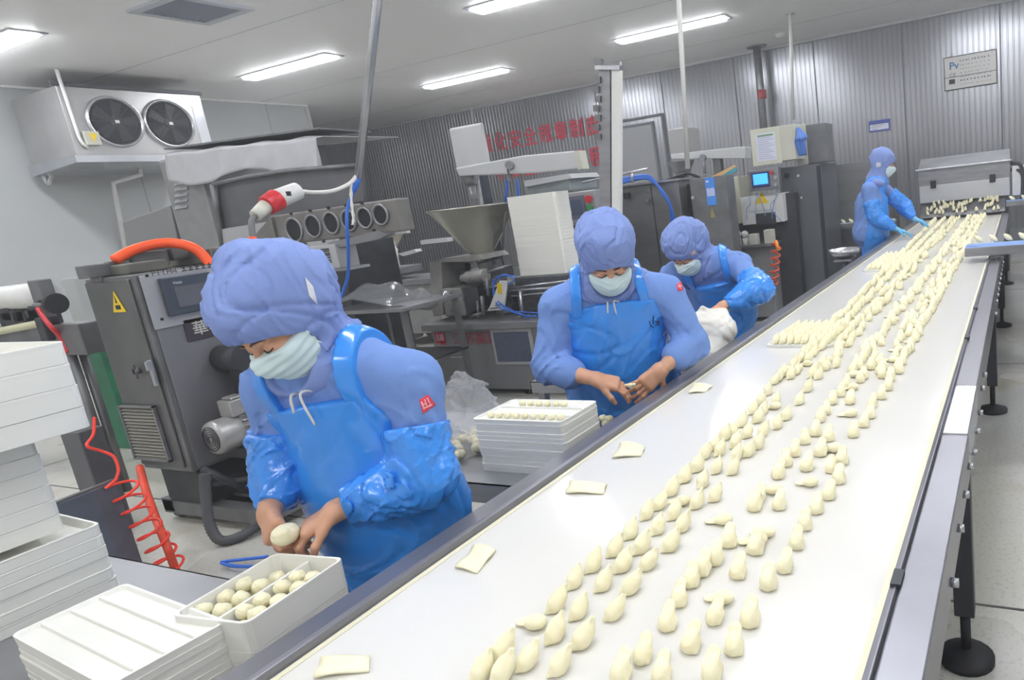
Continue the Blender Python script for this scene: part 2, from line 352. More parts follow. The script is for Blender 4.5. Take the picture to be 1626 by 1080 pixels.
# added to veil contrast and lift dark tones: thin mist
haze = bpy.data.materials.new('added_haze'); haze.use_nodes = True; nt = haze.node_tree; nt.nodes.clear()
o_ = nt.nodes.new('ShaderNodeOutputMaterial'); v_ = nt.nodes.new('ShaderNodeVolumeScatter'); v_.inputs['Density'].default_value = .010; v_.inputs['Color'].default_value = (.93, .96, 1, 1); v_.inputs['Anisotropy'].default_value = .2
nt.links.new(v_.outputs[0], o_.inputs['Volume'])
build('added_haze', MB().box((-3.9, -4.9, .002), (XW-.08, YL-.05, ZC-.08)), haze, None, 'added thin pale mist filling the whole cold hall', 'haze', kind='stuff')
# ---------------------------------------------------------------- main belt conveyor
ZB = .82; YR, YLb = .225, 1.185; XB0, XB1 = -.4, 9.5
t = CONV = thing('belt_conveyor', 'long white belt conveyor with steel side rails running to the back of the hall', 'conveyor', (4.5, .7, 0))
bm_ = MB(); bm_.box((XB0, YR-.005, ZB-.012), (XB1, YLb+.005, ZB))
for x in (XB0, XB1): bm_.cone((x, YR-.005, ZB-.05), (x, YLb+.005, ZB-.05), .05, .05, 24)
build('belt', bm_, BELT, t)
build('belt_return', MB().box((XB0, YR, ZB-.11), (XB1, YLb, ZB-.1)), BELT, t)
build('slider_bed', MB().box((XB0+.1, YR+.02, ZB-.06), (XB1-.1, YLb-.02, ZB-.02)), STEELD, t)
# left rail: raised bright lip and broad top
def rail(y_in, y_out, s):
    P = [(y_in, ZB-.03), (y_in, ZB+.018), (y_in+s*.012, ZB+.022), (y_in+s*.016, ZB+.012), (y_out, ZB+.012), (y_out, ZB-.125), (y_out-s*.012, ZB-.125), (y_out-s*.012, ZB-.03)]
    return MB().prism([(XB0, y, z) for y, z in P], (XB1-XB0, 0, 0))
build('side_rail', rail(YLb+.004, YLb+.085, 1), RAILM, t, bevel=.002)
build('side_rail', rail(YR-.004, YR-.085, -1), RAILM, t, bevel=.002)
cm = MB(); cm.box((XB0, YR+.0, ZB+.0005), (XB1, YR+.012, ZB+.0015)); cm.box((XB0, YLb-.012, ZB+.0005), (XB1, YLb, ZB+.0015)); build('belt_edge', cm, CREAM, t)
# joint covers on the right rail
build('joint_cover', MB().box((1.85, YR-.087, ZB-.09), (2.28, YR-.02, ZB+.016)), STEELB, t, bevel=.003)
build('joint_cover', MB().box((XB0, YR-.089, ZB-.04), (1.83, YR-.022, ZB+.019)), RAILM, t, bevel=.003)
for x in (1.09, 2.9, 3.5): build('rail_slot', MB().box((x, YR-.024, ZB+.012), (x+.05, YR-.006, ZB+.026)), DARK, t)
xs = [1.3+i*.17 for i in range(9)]+[3.9+i*.19 for i in range(10)]+[.98]
for x in xs: build('bolt', MB().cyl((x, YR-.085, ZB-.06-.03*(int(x*10) % 2)), (x, YR-.1, ZB-.06-.03*(int(x*10) % 2)), .010, 8), STEELB, t)
for x in (2.03, 4.42, 6.8, 9.1):
    for y, s in ((YR-.045, 1), (YLb+.045, -1)):
        lg = MB(); lg.box((x-.03, y-.03, .17), (x+.03, y+.03, ZB-.02)); o = build('leg', lg, DARK if s > 0 else STEELD, t, bevel=.004)
        ft = MB().cyl((x, y, .03), (x, y, .17), .016, 12); ft.lathe([(0, 0), (.085, 0), (.085, .018), (.05, .032), (.02, .045), (0, .045)], (x, y, 0), n=20); build('levelling_foot', ft, BLACK, o)
    br = MB().box((x-.02, YR, .35), (x+.02, YLb, .39)); build('crossbar', br, STEELD, t)
# stainless collecting trough under the hood at the far end
# hood machine at the far end
t = thing('steam_hood_machine', 'large steel hooded machine with two black latches at the far end of the belt', 'machine', (10.3, .75, 0))
xh = 9.75; y0, y1 = .12, 1.24; zt = 1.47
build('hood_body', MB().prism([(xh, y0, 1.03), (xh, y0, 1.46), (xh+.35, y0, 1.6), (xh+1.1, y0, 1.6), (xh+1.1, y0, 1.03)], (0, y1-y0, 0)), STEELM, t, bevel=.006)
build('lid_lip', MB().box((xh-.03, y0-.02, zt-.02), (xh+.02, y1+.03, zt)), STEELB, t, bevel=.004)
build('front_panel', MB().box((xh-.012, y0+.01, 1.03), (xh, y1-.01, 1.25)), mat('panel_grey', (196, 198, 202), .35, .4), t, bevel=.003)
for y in (1.05, .33): build('latch', MB().box((xh-.05, y-.035, 1.21), (xh-.012, y+.035, 1.31)), BLACK, t, bevel=.006)
build('machine_frame', MB().box((xh+.05, y0+.03, .05), (xh+1.05, y1-.03, 1.03)), STEELD, t, bevel=.01)
for dx in (.1, 1.0):
    for y in (y0+.1, y1-.1): build('foot', MB().cyl((xh+dx, y, 0), (xh+dx, y, .06), .035), BLACK, t)
for k in range(2): build('side_pipe', MB().tube(catmull([(xh+.05, y0-.01, 1.42-k*.08), (xh+.0, y0-.1, 1.40-k*.08), (xh, y0-.14, 1.28-k*.05), (xh, y0-.13, .95)], 5), .025), DARK, t)
build('guide_box', MB().box((xh-.01, y0-.16, 1.02), (xh+.2, y0-.02, 1.38)), WHITEP, t, bevel=.005)
# transfer plate with the dumplings dropping off it
build('transfer_plate', MB().prism([(9.46, YR-.04, ZB+.03), (9.46, YR-.04, ZB+.04), (9.75, YR-.04, 1.0), (9.75, YR-.04, .98)], (0, YLb-YR+.06, 0)), STEELD, t)
# narrow feeder conveyors
def feeder(lab, x, y0, y1, z, w, n_legs, beltm, yleg=None):
    t = thing('narrow_conveyor', lab, 'conveyor', (x, (y0+y1)/2, 0))
    build('belt', MB().box((x-w/2+.012, y0, z-.006), (x+w/2-.012, y1, z)), beltm, t)
    fr = MB()
    for s in (-1, 1): fr.box((x+s*w/2-.008, y0+.01, z-.06), (x+s*w/2+.008, y1, z-.001))
    build('frame', fr, STEELM, t)
    build('end_roller', MB().cyl((x-w/2, y0, z-.02), (x+w/2, y0, z-.02), .018), STEELB, t)
    for y in (yleg or []):
        for s in (-1, 1): build('leg', MB().box((x+s*w/2-.02, y-.02, 0), (x+s*w/2+.02, y+.02, z-.05)), STEELD, t)
    return t
feeder('narrow blue belt conveyor reaching over the right rail, the nearer of two', 5.35, -2.6, .37, .93, .26, 2, BLUEB, (-.1, -1.4))
feeder('narrow blue belt conveyor at the right beside the hood machine, the farther one', 9.6, -2.8, .17, .97, .26, 2, BLUEB, (-.35, -1.6))
feeder('narrow steel conveyor carrying dumplings in single file behind the standing worker', 8.75, 1.42, 3.25, .93, .16, 2, mat('pale_belt', (190, 205, 225), .4), (1.6, 2.9))
# bracket of the nearer feeder standing on the rail
build('clamp_bracket', MB().box((5.24, .12, ZB+.035), (5.46, .2, .89)).box((5.3, .3, ZB+.06), (5.33, .36, .93)), STEELD, None, 'grey clamp bracket holding the nearer blue conveyor on the rail', 'bracket')
# grey cabinet behind the right rail
build('steel_cabinet', MB().box((6.3, -1.6, .02), (7.4, -.12, .78)), mat('cabinet_grey', (112, 116, 122), .45, .4), None, 'low dark steel cabinet on the floor beyond the right rail', 'cabinet', bevel=.01)
def fb(mb, x, lt, rb, d, bot=None):
    "box whose front face lies in the plane x; edges given where they cross the face's mid lines"
    l, t_ = lt; r, b_ = rb
    yL = Rx(l, (t_+b_)/2, x).y; yR_ = Rx(r, (t_+b_)/2, x).y; zt_ = Rx((l+r)/2, t_, x).z; zb_ = Rx((l+r)/2, b_, x).z if bot is None else bot
    mb.box((x, yR_, zb_), (x+d, yL, zt_)); return yR_, yL, zb_, zt_
def fq(x, *pts): return [Rx(p[0], p[1], x) for p in pts]
def sq(y, *pts): return [Ry(p[0], p[1], y) for p in pts]
def plate(mb, P, d): mb.prism(P, d); return mb
# ---------------------------------------------------------------- control cabinet
cx, cy, z0, z1 = 2.09, 4.22, .35, 1.46; cyl_, cxr = 4.69, 3.0
t = thing('control_cabinet', 'dark steel control cabinet with a touch screen, side vent and motor behind the nearest worker', 'machine', ((cx+cxr)/2, (cy+cyl_)/2, 0))
build('cabinet_body', MB().box((cx+.012, cy+.004, z0), (cxr, cyl_, z1)), STEELD, t, bevel=.008)
build('cabinet_door', MB().box((cx, cy+.045, z0+.03), (cx+.012, cyl_-.01, z1-.02)), mat('door_steel', (108, 108, 110), .33, .6, noise=.18, nscale=4), t, bevel=.004)
build('side_skin', MB().box((cx+.04, cy-.004, z0+.02), (cxr-.02, cy+.004, z1-.30)), mat('side_steel', (134, 134, 140), .42, .5, noise=.08, nscale=3), t, bevel=.002)
pl = MB().box((cx+.03, cy-.012, z1-.30), (cxr-.1, cy-.002, z1-.01)); build('screen_panel', pl, mat('panel_face', (178, 179, 184), .4, .5), t, bevel=.002)
for p in ((233, 438), (257, 507)):
    c = Ry(*p, cy-.012); build('panel_screw', MB().cyl(c, c+Vector((0, -.004, 0)), .008, 10), BLACK, t)
Q = sq(cy-.014, (251, 448), (324, 427), (344, 484), (268, 507))
cc = sum(Q, Vector())/4
bz = MB(); xs_ = (Q[0].x+Q[3].x)/2, (Q[1].x+Q[2].x)/2; zs_ = (Q[2].z+Q[3].z)/2, (Q[0].z+Q[1].z)/2
bz.box((xs_[0], cy-.045, zs_[0]), (xs_[1], cy-.012, zs_[1])); o = build('touch_screen', bz, mat('screen_bezel', (62, 72, 86), .45), t, bevel=.006)
build('screen_glass', MB().box((xs_[0]+.05, cy-.047, zs_[0]+.04), (xs_[1]-.03, cy-.045, zs_[1]-.055)), mat('screen_glass', (98, 100, 108), .12), o)
text('screen_mark', 'Vietech'[:5], (xs_[0]+.05, cy-.047, zs_[1]-.04), (1, 0, 0), (0, 0, 1), .022, PAPER, o)
text('panel_text', 'PTYH-I', (xs_[0]-.02, cy-.013, zs_[1]+.018), (1, 0, 0), (0, 0, 1), .042, INK, t)
tb = MB()
for i in range(7): tb.box((xs_[0]+.13+i*.034, cy-.014, zs_[1]+.02), (xs_[0]+.156+i*.034, cy-.012, zs_[1]+.026)).box((xs_[0]+.13+i*.034, cy-.014, zs_[1]+.036), (xs_[0]+.156+i*.034, cy-.012, zs_[1]+.041)).box((xs_[0]+.14+i*.034, cy-.014, zs_[1]+.02), (xs_[0]+.145+i*.034, cy-.012, zs_[1]+.05))
build('panel_characters', tb, INK, t)
Q = sq(cy-.006, (289, 511), (345, 495), (352, 532), (299, 543)); nx0, nx1 = Q[0].x, Q[1].x; nz0, nz1 = (Q[2].z+Q[3].z)/2, (Q[0].z+Q[1].z)/2
o = build('name_plate', MB().box((nx0, cy-.012, nz0), (nx1, cy-.004, nz1)), mat('nameplate_black', (60, 58, 66), .4), t, bevel=.003)
text('name_plate_text', '華科', (nx0+.035, cy-.013, nz0+.035), (1, 0, 0), (0, 0, 1), .085, mat('nameplate_silver', (200, 198, 195), .4), o, bold=.01)
tri = Rx(187, 481, cx); o = build('warning_triangle', MB().prism([tri+Vector((-.002, .06, -.05)), tri+Vector((-.002, -.06, -.05)), tri+Vector((-.002, 0, .065))], (-.002, 0, 0)), YEL, t)
build('warning_mark', MB().box((cx-.006, tri.y-.022, tri.z-.035), (cx-.004, tri.y+.022, tri.z-.012)).prism([tri+Vector((-.0045, .01, 0)), tri+Vector((-.0045, -.006, .0)), tri+Vector((-.0045, .004, .04))], (-.001, 0, 0)), INK, o)
hn = MB(); hp = Rx(247, 592, cx); hn.box((cx-.02, hp.y-.014, hp.z-.07), (cx-.005, hp.y+.014, hp.z+.075)); hn.box((cx-.035, hp.y-.01, hp.z+.02), (cx-.012, hp.y+.01, hp.z+.07)); build('door_handle', hn, STEELB, t, bevel=.003)
kp = Rx(222, 588, cx); build('lock_knob', MB().cyl(kp, kp+Vector((-.03, 0, 0)), .016).box(kp+Vector((-.03, -.01, -.04)), kp+Vector((-.02, .01, .04))), STEELD, t)
vy0, vy1 = Rx(262, 690, cx).y, Rx(207, 690, cx).y; vz1, vz0 = Rx(220, 643, cx).z, Rx(250, 730, cx).z
build('vent_plate', MB().box((cx-.004, vy0, vz0), (cx, vy1, vz1)), HOLE, t)
vm = MB(); nn = 17
for i in range(nn):
    z = vz0+(i+.5)*(vz1-vz0)/nn; vm.prism([(cx-.004, vy0+.01, z+.001), (cx-.016, vy0+.01, z-.005), (cx-.016, vy0+.01, z-.001), (cx-.004, vy0+.01, z+.005)], (0, vy1-vy0-.02, 0))
build('vent_grille', vm, mat('dusty_louvre', (150, 148, 140), .6), t)
fm = MB()
for a, b_ in (((vy0, vz0), (vy0+.014, vz1)), ((vy1-.014, vz0), (vy1, vz1)), ((vy0, vz0), (vy1, vz0+.01)), ((vy0, vz1-.01), (vy1, vz1))): fm.box((cx-.02, a[0], a[1]), (cx-.003, b_[0], b_[1]))
build('vent_rim', fm, STEELM, t)
lg = MB().prism([(cx+.06, 4.32, 0.03), (cx+.06, 4.64, 0.03), (cx+.06, 4.64, z0+.02), (cx+.06, 4.30, z0+.02), (cx+.06, 4.25, .25), (cx+.06, 4.26, .12)], (.5, 0, 0)); build('pedestal', lg, mat('pedestal_dark', (66, 68, 70), .5, .3, noise=.2), t, bevel=.01)
build('base_frame', MB().box((cx+.05, 3.75, .06), (cxr+1.0, 3.83, .14)).box((cx+.05, 4.6, .06), (cxr+1.0, 4.7, .14)).box((cx+.05, 3.75, .05), (cx+.13, 4.7, .13)).box((3.9, 3.75, .05), (3.98, 4.7, .13)).box((cx+.2, 3.78, .12), (3.9, 4.6, .14)), STEELD, t)
for x, y in ((2.2, 3.79), (2.2, 4.65), (3.9, 3.79), (3.9, 4.65)): build('castor', MB().cyl((x, y-.03, .035), (x, y+.03, .035), .035, 16), BLACK, t)
# clamps and rails on the cabinet roof
rm = MB(); Pq = lambda px, py: Ry(px, py, cy+.35)
for (a, b_, h_, w_) in (((130, 432), (200, 425), .07, .12), ((170, 425), (330, 398), .035, .05), ((205, 420), (260, 405), .09, .10), ((150, 441), (170, 438), .08, .1), ((262, 402), (300, 396), .1, .14), ((190, 408), (285, 392), .03, .05)):
    A = Pq(*a); B = Pq(*b_); d = (B-A); d.z = 0; L_ = d.length; rm.obox((A+B)/2-Vector((0, 0, 0)), (max(L_, .06), w_, h_), rz=math.atan2(d.y, d.x))
build('roof_clamps', rm, STEELD, t, bevel=.006)
A = sq(cy+.2, (300, 385), (305, 410)); build('roof_box', MB().box((2.55, 4.3, z1), (2.95, 4.8, z1+.09)).box((2.15, 4.35, z1), (2.35, 4.7, z1+.06)), mat('olive_dirty', (104, 104, 98), .6, .2, noise=.25), t, bevel=.01)
# motor
mc = Ry(338, 697, 4.02); r = .095
t2 = t
mm = MB().lathe([(0, -.01), (r*.6, -.01), (r*.95, 0), (r, .02), (r, .12), (r*.93, .125), (r*.93, .34), (r*.7, .36), (0, .36)], mc, (1, 0, 0), 32)
mo = build('motor', mm, mat('cast_aluminium', (172, 172, 172), .38, .5, noise=.1, nscale=12), t)
fn = MB()
for i in range(20):
    a = 2*pi*i/20; d = Vector((0, math.cos(a), math.sin(a))); e = Vector((0, -math.sin(a), math.cos(a)))
    fn.prism([mc+Vector((.13, 0, 0))+d*r*.92-e*.003, mc+Vector((.13, 0, 0))+d*r*.92+e*.003, mc+Vector((.13, 0, 0))+d*r*1.12+e*.002, mc+Vector((.13, 0, 0))+d*r*1.12-e*.002], (.2, 0, 0))
build('cooling_fins', fn, bpy.data.materials['cast_aluminium'], mo)
gr = MB()
for q in range(1, 6): gr.lathe([(q*.013, -.013), (q*.013+.005, -.013), (q*.013+.005, -.008), (q*.013, -.008)], mc, (1, 0, 0), 28)
build('fan_grille', gr, DARK, mo)
build('terminal_box', MB().box(mc+Vector((.10, -.055, r*.9)), mc+Vector((.22, .06, r+.085))).box(mc+Vector((.12, -.04, r+.085)), mc+Vector((.2, .045, r+.1))), bpy.data.materials['cast_aluminium'], mo, bevel=.01)
build('motor_mount', MB().box(mc+Vector((.1, -.1, -r-.06)), mc+Vector((.45, .12, -r+.005))).box(mc+Vector((.3, .0, -r-.2)), mc+Vector((.38, .18, -r-.04))), DARK, t, bevel=.005)
gp = Ry(382, 568, 4.05); build('drive_pulley', MB().cyl(gp+Vector((0, -.04, 0)), gp+Vector((0, .16, 0)), .075, 24).box(gp+Vector((-.02, -.02, -.35)), gp+Vector((.12, .1, -.02))), DARK, t)
# machinery under the cabinet: pipes and beams
pm = MB()
pm.tube([Ry(322, 745, 4.1), Ry(420, 790, 4.1)], .02); pm.tube([Ry(330, 770, 4.3), Ry(400, 760, 4.0)], .018); pm.box((2.3, 4.0, .33), (3.4, 4.06, .39)); pm.box((2.5, 4.3, .30), (3.6, 4.36, .35))
build('under_beams', pm, DARK, t)
H = catmull([Ry(325, 752, 4.0), Ry(327, 790, 4.0), Ry(332, 830, 3.97), Ry(350, 858, 3.92), Ry(385, 850, 3.85), Ry(430, 820, 3.85)], 14)
build('corrugated_hose', MB().tube(H, [.024+(.004 if i % 2 else 0) for i in range(len(H))], 10), mat('hose_grey', (78, 80, 84), .5), t, label='grey corrugated cable hose looping under the cabinet')
# orange hose arching over the cabinet
P = catmull([Ry(182, 413, 4.5), Ry(215, 396, 4.5), Ry(262, 386, 4.45), Ry(303, 392, 4.35), Ry(328, 412, 4.3), Ry(348, 445, 4.2), Ry(360, 480, 4.15)], 8)
build('orange_hose', MB().tube(P, .028, 12), ORANGE, None, 'thick orange hose arching over the control cabinet', 'hose')
# low dark machine left of the cabinet, in front of it
t = thing('low_steel_bench', 'low dark steel machine bench beside the tall tray stack', 'bench', (1.9, 4.3, 0))
b1, b2, b3 = Rz(150, 777, .55), Rz(184, 762, .55), Rz(60, 812, .55); dd_ = (b3-b1); b4 = b2+dd_*1.1
build('bench_body', MB().prism([(p.x, p.y, .02) for p in (b1, b2, b4, b3)], (0, 0, .53)), mat('bench_blue_steel', (96, 104, 118), .4, .4, noise=.15), t, bevel=.006)
q1, q2, q3 = Rz(112, 735, .60), Rz(165, 672, .70), Rz(60, 745, .6)
build('bench_top', MB().prism([(p.x, p.y, .55) for p in (b1+dd_*-.02, b2+dd_*-.02, b4, b3)], (0, 0, .012)), STEELD, t, bevel=.003)
c_ = Rz(150, 700, .60); build('rear_block', MB().obox((c_.x+.08, c_.y+.30, .32), (.12, .2, .62)), mat('block_dark', (98, 98, 104), .45, .3), t, bevel=.006)
# spiral red air hose and the red strap hose
def coil(A, B, r, n, pr=.006, ph=0, k=14):
    A, B = Vector(A), Vector(B); d = (B-A).normalized(); a = d.orthogonal().normalized(); b_ = d.cross(a); out = []
    for i in range(n*k+1):
        f_ = i/(n*k); th = 2*pi*n*f_+ph; out.append(A.lerp(B, f_)+a*r*math.cos(th)+b_*r*math.sin(th))
    return out
P = catmull([Ry(150, 663, 4.0), Ry(148, 690, 3.95), Ry(138, 708, 3.9), Ry(160, 716, 3.9), Ry(180, 725, 3.88), Ry(188, 745, 3.86), Ry(184, 762, 3.84)], 8)
A_ = Ry(190, 765, 3.82); B_ = Rz(276, 905, .05)
build('coiled_air_hose', MB().tube(P+coil(A_, B_, .055, 7, ph=1), .0065, 7), ORED, None, 'thin red coiled air hose springing down beside the low bench', 'hose')
P = catmull([Ry(222, 742, 4.35), Ry(232, 780, 4.1), Ry(250, 830, 3.9), Ry(266, 870, 3.75), Rz(281, 912, .03)], 6)
build('flat_red_hose', MB().tube(P, .018, 8), mat('dirty_red_hose', (212, 72, 48), .5, noise=.15, nscale=12), None, 'thick dull red hose slanting down to the floor under the cabinet', 'hose')
P = catmull([Rz(425, 884, .03), Rz(390, 888, .03), Rz(352, 893, .03), Rz(372, 899, .03), Rz(400, 900, .03)], 6)
build('blue_floor_hose', MB().tube(P, .009, 6), BLUEH, None, 'thin blue hose looped on the floor below the nearest worker\'s hands', 'hose')
# rolling machine at the left edge
x = 2.3
t = thing('dough_roller_machine', 'partly seen machine with a white roll and black hand wheel at the left edge', 'machine', (2.5, 6.0, 0))
A = Rx(-60, 490, x); B = Rx(55, 478, x)
build('white_roll', MB().cyl(A+Vector((.1, 0, .03)), B+Vector((.1, .03, .03)), .085, 28), WHITEP, t)
e = Rx(60, 475, x); build('roll_end_block', MB().box(e+Vector((.0, -.05, -.06)), e+Vector((.08, .07, .12))).box(e+Vector((.0, -.05, -.26)), e+Vector((.05, .02, 0))), STEELD, t, bevel=.008)
w = Rx(88, 482, x); build('handwheel', MB().cyl(w+Vector((0, .02, 0)), w+Vector((0, -.02, 0)), .065, 26).cyl(w+Vector((0, .07, 0)), w+Vector((0, 0, 0)), .028, 18), BLACK, t, bevel=.005)
build('wheel_shaft', MB().cyl(w+Vector((0, .26, 0)), w+Vector((0, .05, 0)), .013, 12), STEELM, t)
q0 = Rx(-60, 538, x); q1 = Rx(72, 512, x); build('guide_bar', MB().tube([q0, q1], .033, 4), mat('cream_bar', (196, 196, 165), .45), t)
c = Rx(76, 518, x); build('bar_clamp', MB().box(c+Vector((-.04, -.045, -.09)), c+Vector((.05, .045, .06))), DARK, t, bevel=.005)
y0_, y1_ = Rx(132, 545, x).y, Rx(-80, 545, x).y; build('machine_bed', MB().box((x, y0_, Rx(120, 515, x).z-.20), (x+.12, y1_, Rx(120, 515, x).z)), STEELD, t, bevel=.006)
bb = MB(); random.seed(4)
for i in range(14): p = Rx(random.uniform(-10, 50), random.uniform(505, 520), x); bb.obox(p+Vector((.1, 0, .02)), (.12, random.uniform(.04, .14), random.uniform(.05, .14)))
build('roller_gearing', bb, DARK, t, bevel=.004)
for y in (y0_+.25, y1_-.06):
    for xx in (x+.03, x+.09): build('leg', MB().cyl((xx, y, 0), (xx, y, Rx(120, 515, x).z-.19), .025), STEELD, t)
P = catmull([Rx(60, 490, x-.02), Rx(72, 508, x-.03), Rx(82, 520, x-.03), Rx(96, 535, x), Rx(108, 560, x)], 6)
build('red_cable', MB().tube(P, .014, 8), REDP, t, label='red cable hanging past the bar clamp')
# green machine base with its pale column behind
t = thing('green_machine', 'pale upright panel on a green steel machine base behind the control cabinet', 'machine', (3.1, 6.6, 0))
x = 3.0
m1 = MB(); ya, yb_, za, zb_ = fb(m1, x, (136, 530), (163, 612), .5, bot=.0); build('green_base', m1, GREEN, t, bevel=.006)
m1 = MB(); m1.box((x, ya+.05, zb_), (x+.3, yb_-.0, Rx(135, 440, x).z)); build('pale_column', m1, mat('pale_column', (176, 180, 180), .45), t, bevel=.005)
# ---------------------------------------------------------------- big forming machine
t = thing('forming_machine', 'big grey machine with louvred housing, open trough and a row of six round openings', 'machine', (4.6, 5.8, 0))
x = 4.2
hb = MB(); y0_, y1_, zl, zh = fb(hb, x, (272, 243), (334, 425), .9, bot=1.2); build('louvred_housing', hb, mat('housing_grey', (146, 147, 148), .45, .4, noise=.08), t, bevel=.03)
lv = MB()
for i in range(6):
    p = Rx(289, 281+i*9.6, x); lv.prism([p+Vector((0, .10, -.012)), p+Vector((-.02, .10, -.012)), p+Vector((0, .10, .02))], (0, -.20, 0))
build('louvre', lv, STEELB, t)
lo = MB().prism(fq(x+.05, (194, 352), (270, 326), (285, 400), (205, 412)), (.8, 0, 0)); build('side_housing', lo, mat('housing_grey2', (140, 141, 142), .5, .3), t, bevel=.01)
build('lower_body', MB().box((x+.1, 5.45, .1), (x+.7, 7.3, 1.45)), mat('lower_body_grey', (70, 72, 78), .6, .2, noise=.15), t, bevel=.01)  # lower body in a darker, mottled grey than the housing
for yy in (5.6, 7.1):
    for xx in (x+.2, x+.6): build('foot', MB().cyl((xx, yy, 0), (xx, yy, .1), .04), BLACK, t)
tr = MB(); P = fq(4.0, (339, 293), (392, 281), (455, 271), (572, 262), (578, 318), (440, 352), (354, 394)); tr.prism(P, (.03, 0, 0)); build('trough_back', tr, mat('trough_steel', (104, 104, 110), .42, .5, noise=.14, nscale=4), t)
rim = MB(); R_ = fq(3.97, (339, 293), (392, 281), (455, 271), (572, 262)); rim.tube(R_, .022, 4); rim.tube(fq(3.97, (339, 293), (345, 330), (355, 392)), .03, 4); build('trough_rim', rim, STEELD, t)
bot = MB().prism(fq(3.96, (352, 364), (425, 352), (408, 400), (360, 428)), (.05, 0, 0)); build('pale_side_panel', bot, mat('pale_panel', (176, 177, 180), .4, .3), t)
# block with six round holes
x = 3.7
hc = [(468, 365, 15.5, 19), (498, 359, 14, 18), (527, 354, 13, 17), (555, 350, 12.5, 16.5), (580, 346, 12, 16), (605, 341, 11.5, 16)]
P = fq(x, (428, 346), (628, 312), (634, 366), (440, 392))
zt_ = [(P[0].z+P[1].z)/2, (P[2].z+P[3].z)/2]; ye = P[1].y, P[0].y
bk = MB().box((x, ye[0], zt_[1]), (x+.12, ye[1], zt_[0])); o = build('opening_block', bk, mat('cast_block', (122, 120, 118), .5, .4, noise=.18, nscale=7), t, bevel=.012)
build('block_side', MB().prism(fq(x-.02, (384, 396), (430, 345), (442, 392), (432, 415)), (.2, 0, 0)), bpy.data.materials['cast_block'], t)
for (px, py, rx_, ry_) in hc:
    c = Rx(px, py, x); r = abs(Rx(px, py-ry_, x).z-c.z)*.93
    bo = build('bore', MB().lathe([(r+.014, .0), (r+.014, -.012), (r, -.014), (r*.985, .0)], c, (1, 0, 0), 28), STEELM, o)
    build('bore_depth', MB().cyl(c+Vector((-.003, 0, 0)), c+Vector((-.001, 0, 0)), r, 28), HOLE, bo)
for (px, py) in ((463, 339), (493, 334), (522, 330), (550, 326), (575, 322), (485, 388), (515, 383), (595, 366)): c = Rx(px, py, x); build('bolt', MB().cyl(c, c+Vector((-.012, 0, 0)), .012, 8), BLACK, o)
build('arm_bracket', MB().prism(fq(x-.05, (520, 386), (600, 366), (618, 372), (600, 380), (530, 395)), (.06, 0, 0)), STEELM, t)
# small label box under the openings
q = MB(); y0_, y1_, zl, zh = fb(q, 3.62, (494, 389), (536, 428), .18); o = build('junction_box', q, mat('label_box', (180, 182, 186), .45, .2), t, bevel=.006)
text('label_lettering', 'VIMA', (3.617, y1_-.035, zl+.19*(zh-zl)+.012), (0, 0, 1), (0, 1, 0), .1, INK, o, sx=.9, bold=.01) if False else None
mb = MB(); 
for i, (a, w_) in enumerate(((.8, .5), (.72, .5), (.62, .3), (.55, .3), (.45, .5), (.34, .5), (.25, .42))):
    mb.box((3.616, y0_+.25*(y1_-y0_), zl+a*(zh-zl)), (3.62, y0_+.25*(y1_-y0_)+w_*(y1_-y0_), zl+(a+.05)*(zh-zl)))
build('label_bars', mb, INK, o)
build('box_shelf', MB().box((3.6, y0_-.1, zl-.02), (3.8, y1_+.02, zl)), STEELB, t)
# cloth cover thrown over the top
def sheet(name, Pfun, nu, nv, th, m_, **kw):
    mb = MB(); V = [Pfun(i/nu, j/nv) for j in range(nv+1) for i in range(nu+1)]
    F = [(j*(nu+1)+i, j*(nu+1)+i+1, (j+1)*(nu+1)+i+1, (j+1)*(nu+1)+i) for j in range(nv) for i in range(nu)]
    mb.add(V, F, True); o = build(name, mb, m_, **kw); s_ = o.modifiers.new('t', 'SOLIDIFY'); s_.thickness = th; s_.offset = 0; return o
def cov(u, v):
    y = 7.15-u*2.0
    top = Rx(262+u*246, 243-u*28, 4.15).z
    drop = .03+.22*(.5+.5*math.sin(u*4+.6)) + .28*u
    if v < .4: return Vector((4.95-v/.4*.82, Rx(262+u*246, 243-u*28, 4.15).y, top+.02*math.sin(u*23)*v))
    w_ = (v-.4)/.6
    px = 262+u*246; return Vector((4.13-.02*math.sin(u*31+w_*3)*w_-.03*w_, Rx(px, 243, 4.13).y+.01*math.sin(9*u), top-w_*(.26+.05*math.sin(u*9))))
sheet('cloth_cover', cov, 40, 16, .006, mat('pale_cloth', (188, 189, 194), .75, noise=.06, nscale=6, bump=.15, bscale=14), label='pale crumpled sheet laid over the top of the big machine with six openings', cat='cover')
ya, yb_ = Rx(508, 214, 4.15).y, Rx(262, 243, 4.15).y; build('cover_board', MB().prism([Rx(262, 243, 4.15)+Vector((0, 0, .03)), Rx(508, 211, 4.15)+Vector((0, 0, .03)), Rx(508, 211, 4.15)+Vector((.6, .1, .03)), Rx(262, 243, 4.15)+Vector((.6, 0, .03))], (0, 0, .014)), STEELD, None, 'thin flat grey board on top of the covered machine', 'board')
